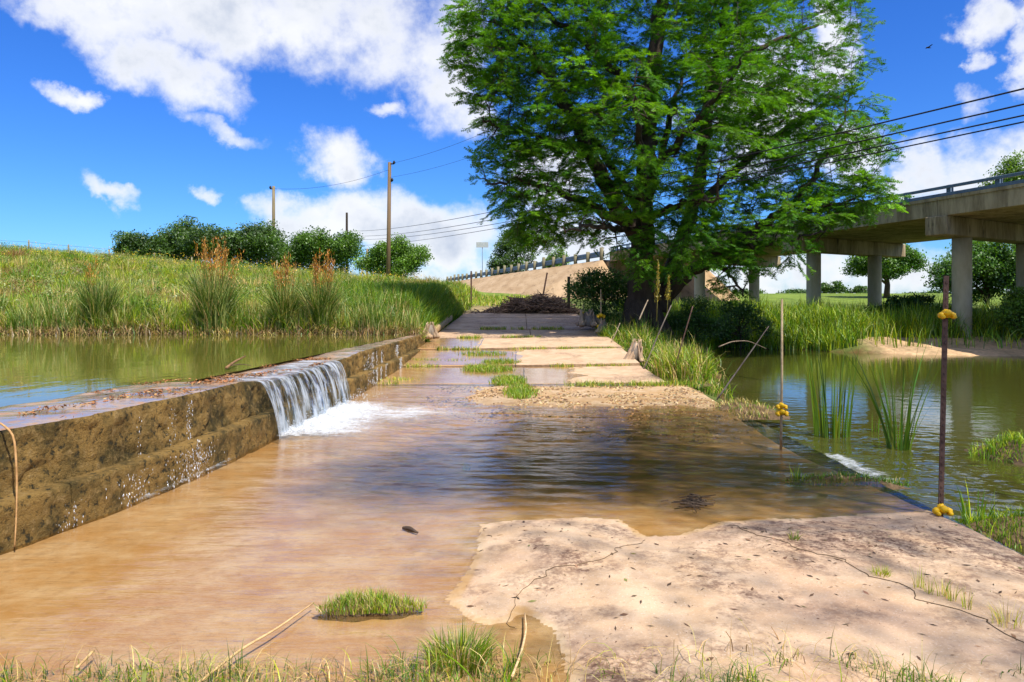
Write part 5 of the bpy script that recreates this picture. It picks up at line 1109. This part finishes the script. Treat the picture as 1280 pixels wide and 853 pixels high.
for i, (py0, tg_) in enumerate(((289, ((600, 267), (927, 201), (1090, 157), (1280, 105))), (295, ((600, 277), (931, 212), (1090, 175), (1280, 126))), (299, ((600, 283), (961, 215), (1090, 187), (1280, 140))), (307, ((600, 289), (1090, 194), (1280, 151))))):
    # near end and sag that carry the line past its sighted points
    A_ = P(435, py0, 92); XB, YB = (1500 - VX) * 10 / F, 10.0; rowsA, rhs = [], []
    for px, py in tg_:
        tt = (px - VX) / F; u_ = (A_[0] - tt * A_[1]) / (tt * (YB - A_[1]) - (XB - A_[0])); Yu = A_[1] + (YB - A_[1]) * u_; zt_ = CAM_H + (VY - py) * Yu / F
        rowsA.append([u_, -4 * u_ * (1 - u_)]); rhs.append(zt_ - A_[2] * (1 - u_))
    (zB, sag_), *_ = np.linalg.lstsq(np.array(rowsA), np.array(rhs), rcond=None)
    wire(f'{names[i]} of the four thick black power lines sweeping up past the cypress to the right', A_, np.array([XB, YB, zB]), sag_, .017 - .001 * i)
wire('thin upper cable from the leftmost utility pole to the tallest one', P(342, 236, 66), P(487, 212, 60), .55, .012)
wire('thin cable rising from the top of the tallest utility pole into the cypress', P(487, 205, 60), P(700, 120, 45), .5, .011)
wire('thin cable rising from below the top of the tallest pole into the cypress', P(487, 222, 60), P(700, 150, 46), .5, .010)

# hill fence
fn = thing('wire_fence', 'faint wire fence with small posts along the hill crest', 'fence', (-22, 44.6, 3.8))
fpx = np.arange(-36, -9, 2.6); tp_ = []
for x_ in fpx:
    y_ = 44.8 + .3 * math.sin(x_); z_ = float(ground_z(x_, y_)); h_ = .72 + .12 * rng.normal(); b = MB(); b.tube(np.array([(x_, y_, z_ - .2), (x_ + .02, y_, z_ + h_)]), (.045, .04), 6); put_under(b.build('post', M_WOODP), fn); tp_.append((x_, y_ - .05, z_ + .6))
for dz_ in (0, .3):
    b = MB(); b.tube(np.array(tp_) - (0, 0, dz_), .006, 4); put_under(b.build('wire', M_WIRE), fn)

# ------------------------------------------------------------------ fence posts with yellow insulators
def t_post(base, top, label, ins, mat=None, scale=1.0, round_=False, name='fence_post', studs=True, group=None):
    base, top = np.array(base, float), np.array(top, float); root = thing(name, label, 'post', base, group); ax = top - base; Ln = np.linalg.norm(ax); ax /= Ln
    b = MB(); f = np.array([1.0, 0, 0]); s_ = scale
    if round_: b.tube(np.stack([base - ax * .15, base + ax * Ln * .5 + (.006, 0, 0), top]), (.016 * s_, .014 * s_, .012 * s_), 8)
    else:
        b.box(base + ax * (Ln / 2 - .08), (.036 * s_, .006 * s_, Ln + .16), f, ax); b.box(base + ax * (Ln / 2 - .08) + np.array([0, .018, 0]) * s_, (.006 * s_, .030 * s_, Ln + .16), f, ax)
        if studs:
            for h_ in np.arange(.1, Ln - .03, .055): b.box(base + ax * h_ - np.array([0, .006, 0]) * s_, (.014 * s_, .008, .012), f, ax)
    put_under(b.build('shaft', mat or M_RUST, smooth=round_), root)
    for h_, k_ in ins:
        c = base + ax * h_; g = k_ * s_; b = MB()
        b.box(c + (0, -.004, 0), (.062 * g, .05 * g, .034 * g), f, ax, bev=.008 * g)
        for sx in (-1, 1):
            b.tube(np.stack([c + np.array([sx * .022, -.012, .0]) * g, c + np.array([sx * .042, -.018, .004]) * g, c + np.array([sx * .062, -.02, 0]) * g]), np.array([.018, .026, .018]) * g, 10)
            b.tube(np.stack([c + np.array([sx * .04, -.03, -.01]) * g, c + np.array([sx * .043, -.058, -.008]) * g]), np.array([.018, .013]) * g, 8)
        b.tube(np.stack([c + np.array([0, -.02, .012]) * g, c + np.array([0, -.045, .022]) * g, c + np.array([0, -.062, .020]) * g]), np.array([.028, .026, .014]) * g, 10)
        b.tube(np.stack([c + np.array([0, 0, -.012]) * g, c + np.array([0, 0, .034]) * g, c + np.array([.0, -.004, .05]) * g]), np.array([.03, .026, .012]) * g, 10)
        put_under(b.build('insulator', M_YEL), root)
bA = GP(1176, 641, .03); bA[2] = float(ford_z(np.array([bA[0]]), np.array([bA[1]]))[0])
t_post(bA, P(1183, 345, bA[1]), 'tall rusty steel fence post with yellow insulators at the slab corner, nearest the viewer', ((.035, 1.05), (1.455, .95)))
bB = GP(976, 553, -.03); bB[2] = -.1
t_post(bB, P(977.5, 374, bB[1]), 'thin pale fence stake standing in the ford with two stacked yellow insulators', ((.40, 1.15), (.475, 1.0)), M_STRAW, 1.0, True)
m_farp = M_RUST
def fpost(px, by, ty, Yd, label, ins, tx=None, mat=None, sc_=1.6, rd=False):
    bp = P(px, by, Yd); bp[2] = float(ground_z(bp[0], bp[1])); t_post(bp, P(tx or px, ty, Yd), label, ins, mat, sc_, rd, studs=False, group='small fence posts along the far road')
fpost(742, 402, 361, 28, 'pale stake with a yellow insulator at its very top, by the shrub', ((1.22, 1.5),), mat=M_STRAW, rd=True)
fpost(751, 412, 362, 25, 'brown stake with two yellow insulators partway up, right of the driftwood', ((.62, 1.5), (.28, 1.4)), mat=M_STRAW, rd=True)
fpost(729, 396, 380, 29.5, 'short stake with a yellow insulator, left of the driftwood', ((.42, 1.6),), mat=M_STRAW, rd=True)
fpost(711, 386, 346, 36, 'dark upright fence post right of the brush pile', (), sc_=4.0)
fpost(675, 372, 341, 38, 'rusty fence post leaning right, stuck in the brush pile', (), tx=684, sc_=2.5)
fpost(589, 366, 339, 42, 'rusty fence post at the grassy bend of the road, left of the paved slope', (), sc_=2.5)
def stick(name, label, pts, rad, tint=(1, 1, 1), mat=None, cat='stick', sides=7):
    pts = np.array(pts, float); u_ = np.linspace(0, 1, max(12, len(pts) * 4)); k_ = np.linspace(0, 1, len(pts)); q = np.stack([np.interp(u_, k_, pts[:, i]) for i in range(3)], -1)
    for _ in range(2):
        q[1:-1] = (q[:-2] + q[1:-1] * 2 + q[2:]) / 4
    rr_ = np.interp(u_, [0, .5, 1], rad) * (1 + .12 * fbm(u_ * 9 + pts[0, 0] * 7, 2.0, 3))
    b = MB(); b.tube(q, rr_, sides, tint); return tag(b.build(name, mat or M_STRAW), label, cat)
stick('leaning_stick', 'long grey stick leaning out of the pool bank to the right', [P(896, 500, 11.6), P(930, 452, 11.6), P(961, 408, 11.6)], (.013, .012, .008), (.55, .55, .6), M_DEAD)
stick('leaning_stick', 'reddish rusty rod leaning in the grass right of the nearest white slab', [P(839, 476, 14.2), P(852, 430, 14.2), P(866, 383, 14.2)], (.014, .014, .013), mat=M_RUST)
stick('leaning_stick', 'pale grey stick leaning over the corner of the nearest white slab', [P(804, 464, 16), P(822, 420, 16), P(839, 382, 16)], (.016, .015, .012), (.8, .8, .8), M_DEAD)
stick('leaning_stick', 'thin pale stake leaning in grass behind the weathered stump', [P(799, 400, 21), P(804, 388, 21), P(810, 375, 21)], (.02, .02, .016), (1.5, 1.4, 1.2), M_DEAD)
stick('leaning_stick', 'short pale stick leaning against the green tussock beside the slabs', [P(763, 430, 21), P(770, 416, 21), P(775, 404, 21)], (.016, .014, .01), (1.4, 1.3, 1.1), M_DEAD)

# ------------------------------------------------------------------ driftwood, stumps, brush
def stump(name, label, px, py, Yd, wpx, hpx, lean=0.0, cat='stump'):
    """gnarled wood: a core wrapped in twisted, tapering root strands"""
    c = P(px, py, Yd); W, Hh = wpx * Yd / F, hpx * Yd / F; b = MB()
    q = np.stack([c + (0, 0, -.1), c + (lean * W * .4, 0, Hh * .4), c + (lean * W, 0, Hh * .8)]); b.tube(q, np.array([.36, .30, .14]) * W, 9, (.8, .8, .8))
    for i in range(22):
        a = rng.uniform(0, 2 * math.pi); a2 = a + rng.normal(0, .5); r0 = W * rng.uniform(.38, .62); r1 = W * rng.uniform(.05, .3)
        top_ = c + np.array([lean * W + r1 * math.cos(a2), r1 * math.sin(a2) * .8, Hh * rng.uniform(.55, 1.05)])
        bot_ = c + np.array([r0 * math.cos(a), r0 * math.sin(a) * .8, -.08]); mid_ = (top_ + bot_) / 2 + np.array([-.1 * W * math.cos(a), -.1 * W * math.sin(a), -.08 * Hh]) + rng.normal(0, .05 * W, 3)
        b.tube(bez(bot_, mid_, top_, 9), np.linspace(.11, .03, 9) * W * rng.uniform(.7, 1.2), 6, np.array([1.35, 1.15, .92]) * rng.uniform(.6, 1.4))
    return tag(b.build(name, M_DEAD), label, cat)
o = stump('stump', 'weathered grey stump flaring at the edge of the second white slab', 790, 448, 17.6, 24, 24, .25)
stump('driftwood', 'pale knotted driftwood lump beside the road, left of the yellow-tagged stakes', 738, 404, 26, 30, 17, -.1, 'driftwood')
stump('driftwood', 'smaller driftwood lump just right of the yellow-tagged stakes', 752, 413, 24, 16, 14, .2, 'driftwood')
stump('rubble_lump', 'pale broken concrete lump at the far end of the dam wall', 536, 419, 22.0, 22, 16, .1, 'rubble')
a_, c_ = P(541, 412, 23.2), P(557, 397, 31); kb = thing('kerb_beam', 'pale broken kerb beam lying along the left road edge', 'kerb', (*((a_ + c_) / 2)[:2], .8))
a_ = np.array([-2.95, 23.4, .62]); c_ = np.array([-3.0, 30, .97]); b = MB(); b.box((a_ + c_) / 2, (np.linalg.norm(c_ - a_), .24, .22), c_ - a_, UP, bev=.03); put_under(b.build('beam', M_SLOPE), kb)
# brush pile
bp0 = P(662, 386, 37.0); bp0[2] = float(ground_z(bp0[0], bp0[1])); b = MB()
for i in range(1500):
    u_ = rng.normal(0, .5); x_ = bp0[0] + .25 + u_ * 2.2; y_ = bp0[1] + rng.normal(0, .6); hh_ = max(0, .95 * (1 - min(1, abs(u_) / 1.2) ** 1.2) * (1 + .9 * float(perlin(x_ * 1.3, 3.3)))) * rng.uniform(0, 1)
    a = rng.uniform(0, math.pi); el_ = rng.normal(0, .3); L_ = rng.uniform(.2, 1.2); d_ = np.array([math.cos(a) * math.cos(el_), .5 * math.sin(a) * math.cos(el_), math.sin(el_)]) * L_ / 2
    c_ = np.array([x_, y_, bp0[2] + .04 + hh_]); b.tube(np.stack([c_ - d_, c_ + rng.normal(0, .04, 3), c_ + d_]), rng.uniform(.008, .026), 4, np.array([1.15, .9, .72]) * rng.uniform(.35, 1.4), False)
tag(b.build('brush_pile', M_DEAD), 'dark heap of dead brush and twigs at the far end of the road', 'brush pile')
# flower stalks
def stalk(px, by, ty, Yd, label):
    bp = P(px, by, Yd); tp = P(px + 2, ty, Yd); root = thing('flower_stalk', label, 'plant', bp, 'yellow seeding stalks'); b = MB(); b.tube(np.stack([bp, (bp + tp) / 2, tp]), (.012, .010, .006), 5, (.6, .7, .3)); put_under(b.build('stem', M_STRAW), root)
    n = 260; t_ = rng.uniform(.35, 1, n); c_ = bp + (tp - bp) * t_[:, None] + rng.normal(0, .05, (n, 3)) * (1.15 - t_)[:, None]; b = MB(); blades(b, c_, rng.uniform(.03, .08, n), .022, mixcol(n, [(.42, .3, .03), (.3, .26, .03), (.2, .22, .03)], [.5, .3, .2]), .6, seg=2); put_under(b.build('flowers', M_GRASS), root)
stalk(821, 402, 327, 20, 'tall yellow-brown flower spike in front of the cypress, the taller of two')
stalk(834, 392, 345, 21, 'shorter yellow flower spike just right of the tall one')
# small sticks on the dam and in the foreground
stick('dead_stalk', 'thin tan stalk hooked over the dam crest and hanging down its face, far left', [(-3.62, 4.72, .742), (-3.42, 4.68, .80), (-3.24, 4.6, .72), (-3.21, 4.58, .45), (-3.20, 4.56, .2), (-3.19, 4.53, .02)], (.006, .007, .004), (1, .8, .6), cat='stalk')
cr_ = lambda px, py: GP(px, py, .70)
stick('dam_twig', 'short brown driftwood twig lying on the dam crest', [cr_(283, 460) + (0, 0, .0), cr_(293, 456) + (0, 0, .04), cr_(307, 452) + (0, 0, .08)], (.02, .016, .008), (.9, .6, .35), M_DEAD)
stick('dam_twig', 'thinner dark twig crossing the driftwood on the dam crest', [cr_(290, 459) + (0, 0, .02), cr_(300, 457) + (0, 0, .02), cr_(314, 458) + (0, 0, .01)], (.007, .006, .004), (.5, .4, .3), M_DEAD)
fg = lambda px, py, dz_=0: GP(px, py, .02) + (0, 0, dz_)
stick('dry_reed', 'long tan reed stalk lying from the water edge to the grassy island', [fg(245, 856, .0), fg(300, 818, .02), fg(345, 790, .012), fg(392, 756, .01)], (.006, .006, .0035), (1.15, 1.05, .9))
stick('dry_reed', 'short tan reed stub lying at the bottom left water edge', [fg(96, 838, .01), fg(117, 818, .015)], (.006, .006, .006), (1.2, 1.1, .9))
stick('white_stick', 'pale curved stick lying on the damp patch of the slab', [fg(640, 846), fg(652, 818, .01), fg(658, 790, .012), fg(656, 768, .005)], (.0055, .0055, .003), (1.6, 1.5, 1.4))
stick('dark_twig', 'dark bent twig lying on the slab at the bottom right corner', [fg(1172, 822), fg(1200, 830, .006), fg(1240, 845, .004), fg(1270, 856)], (.005, .008, .006), (.5, .4, .32), M_DEAD)
stick('dry_straw', 'curled tan grass blade on the slab, left of the straw sprigs', [fg(1155, 764), fg(1185, 767, .006), fg(1210, 778, .008), fg(1225, 792, .006), fg(1228, 800)], (.003, .003, .0015), (1, .85, .6))
stick('dry_straw', 'small hooked tan grass blade near the dark bent twig', [fg(1230, 803), fg(1210, 806, .005), fg(1201, 815, .005), fg(1214, 826)], (.003, .003, .0015), (1.2, 1, .8))
stick('dark_twig', 'small forked dead twig standing on the slab above the turf', [fg(972, 822), fg(974, 808, .03), fg(964, 800, .06)], (.003, .0025, .0015), (.8, .6, .4))
stick('driftwood_chip', 'dark wood chip lying in shallow water left of the dry slab', [fg(504, 656, -.024), fg(512, 658, -.014), fg(522, 662, -.022)], (.012, .016, .008), (.35, .3, .28), M_DEAD)
stick('dead_branch', 'bare arched branch reaching over the pool from the shaded bank', [P(898, 434, 22), P(915, 427, 22), P(935, 426, 22), P(958, 436, 22)], (.02, .014, .006), (1, .9, .8), M_DEAD)
# dark clot of wet debris
b = MB()
for i in range(90):
    c_ = GP(868 + rng.normal(0, 9), 628 + rng.normal(0, 3.5)) + (0, 0, .012 * rng.uniform(0, 1)); a = rng.uniform(0, math.pi); d_ = np.array([math.cos(a), .5 * math.sin(a), .1 * rng.normal()]) * rng.uniform(.02, .07); b.tube(np.stack([c_ - d_, c_ + d_]), .004, 4, np.array([.3, .25, .2]) * rng.uniform(.4, 1.3), False)
tag(b.build('debris_clot', M_DEAD), kind='stuff')

# pebbles, litter
def pebbles(n, X, Y, zf, rmin, rmax, cols):
    b = MB(); o_ = np.array([(1, 0, 0), (.5, .87, 0), (-.5, .87, 0), (-1, 0, 0), (-.5, -.87, 0), (.5, -.87, 0), (0.3, .2, .62), (-.35, .15, .6), (0, -.35, .58)]); f = [(0, 1, 6), (1, 2, 6), (2, 7, 6), (2, 3, 7), (3, 4, 7), (4, 8, 7), (4, 5, 8), (5, 0, 8), (0, 6, 8), (6, 7, 8)]
    a = rng.uniform(0, 2 * math.pi, n); r = rmin + (rmax - rmin) * rng.uniform(0, 1, n) ** 3; sx = r * rng.uniform(.7, 1.3, n); sy = r * rng.uniform(.6, 1.1, n)
    v = o_[None] * (1 + rng.normal(0, .12, (n, 9, 1))); vx = v[..., 0] * sx[:, None]; vy = v[..., 1] * sy[:, None]
    Xr = vx * np.cos(a)[:, None] - vy * np.sin(a)[:, None]; Yr = vx * np.sin(a)[:, None] + vy * np.cos(a)[:, None]
    Vv = np.stack([X[:, None] + Xr, Y[:, None] + Yr, zf(X, Y)[:, None] - .15 * r[:, None] + v[..., 2] * r[:, None]], -1)
    b.put(Vv.reshape(-1, 3), (np.array(f)[None] + 9 * np.arange(n)[:, None, None]).reshape(-1, 3), None, np.repeat(mixcol(n, cols, [1] * len(cols), .25), 9, 0)); return b
n = 20000; X = rng.uniform(-1.6, 3.1, n); Y = rng.uniform(8.6, 13.65, n); gsd = sdist(X, Y, grav_pg); keep = rng.uniform(0, 1, n) < ss(-1.1, 0.3, gsd) * ss(-.3, .25, fbm(X * 1.4, Y * 1.4, 3)); X, Y = X[keep], Y[keep]
tag(pebbles(len(X), X, Y, ford_z, .008, .038, [(.40, .25, .10), (.30, .17, .065), (.54, .39, .21), (.18, .105, .05)]).build('gravel', M_PEB, smooth=False), kind='stuff')
b = MB(); n = 3600
X = rng.uniform(-.6, 3.0, n); Y = rng.uniform(2.6, 5.4, n); keep = (sdist(X, Y, dry_pg) > .02); X, Y = X[keep], Y[keep]; n = len(X)
keep = rng.uniform(0, 1, n) < .25 + .75 * np.exp(-(((X - 2.05) / .7) ** 2 + ((Y - 4.5) / .45) ** 2)); X, Y = X[keep], Y[keep]; n = len(X)
a = rng.uniform(0, 2 * math.pi, n); ld = np.stack([np.cos(a), np.sin(a)], -1); L_ = .003 + .026 * rng.uniform(0, 1, n) ** 3; w_ = L_ * rng.uniform(.1, .45, n)
c_ = np.stack([X, Y, ford_z(X, Y) + .003], -1); dv = np.concatenate([ld * L_[:, None], rng.normal(0, .002, (n, 1))], 1); sv = np.stack([-ld[:, 1], ld[:, 0], np.zeros(n)], -1) * w_[:, None] + np.array([0, 0, .0015])
b.put(np.stack([c_ - dv, c_ + sv, c_ + dv, c_ - sv], 1).reshape(-1, 3), None, np.arange(4)[None] + 4 * np.arange(n)[:, None], np.repeat(mixcol(n, [(.16, .09, .05), (.08, .05, .03), (.35, .2, .1), (.2, .2, .06)], [.4, .35, .15, .1]), 4, 0))
# orange leaf scraps on the dam crest
n = 9000; Yl = rng.uniform(4.6, 12, n); ul = rng.beta(1.3, 1.6, n); Xl = dam_x(Yl) - .04 - ul * (dam_w(Yl) - .2)
keep = fbm(Xl * 1.6, Yl * 1.1, 3) > .20 + .10 * rng.normal(0, 1, n) * .6; Xl, Yl = Xl[keep], Yl[keep]; n = len(Xl)
a = rng.uniform(0, 2 * math.pi, n); ld = np.stack([np.cos(a), np.sin(a)], -1); L_ = .005 + .03 * rng.uniform(0, 1, n) ** 2; c_ = np.stack([Xl, Yl, dam_top(Yl) + .006 + rng.uniform(0, .02, n)], -1)
dv = np.concatenate([ld * L_[:, None], rng.normal(0, .006, (n, 1))], 1); sv = np.stack([-ld[:, 1], ld[:, 0], np.zeros(n)], -1) * (L_ * rng.uniform(.15, .5, n))[:, None] + np.array([0, 0, .004])
b.put(np.stack([c_ - dv, c_ + sv, c_ + dv, c_ - sv], 1).reshape(-1, 3), None, np.arange(4)[None] + 4 * np.arange(n)[:, None], np.repeat(mixcol(n, [(.36, .15, .05), (.26, .11, .04), (.45, .25, .1), (.12, .07, .03)], [.4, .3, .15, .15]), 4, 0))
tag(b.build('leaf_litter', M_LITTER), kind='stuff')

# bird
bc = P(1160, 60, 45); b = MB(); b.tube(np.stack([bc + (-.13, 0, .01), bc + (-.05, 0, .02), bc + (.06, 0, .01), bc + (.2, 0, -.01)]), (.012, .05, .045, .008), 8, (.1, .1, .1))
for sy in (-1, 1): b.put([bc + (-.04, 0, .03), bc + (.08, 0, .03), bc + (.10, sy * .38, .08), bc + (.02, sy * .36, .085), bc + (.02, 0, .045)], [(0, 1, 4), (1, 2, 4), (2, 3, 4), (3, 0, 4)], None, (.1, .1, .1))
tag(b.build('bird', M_DEAD), 'small dark bird gliding in the blue sky above the bridge', 'bird')
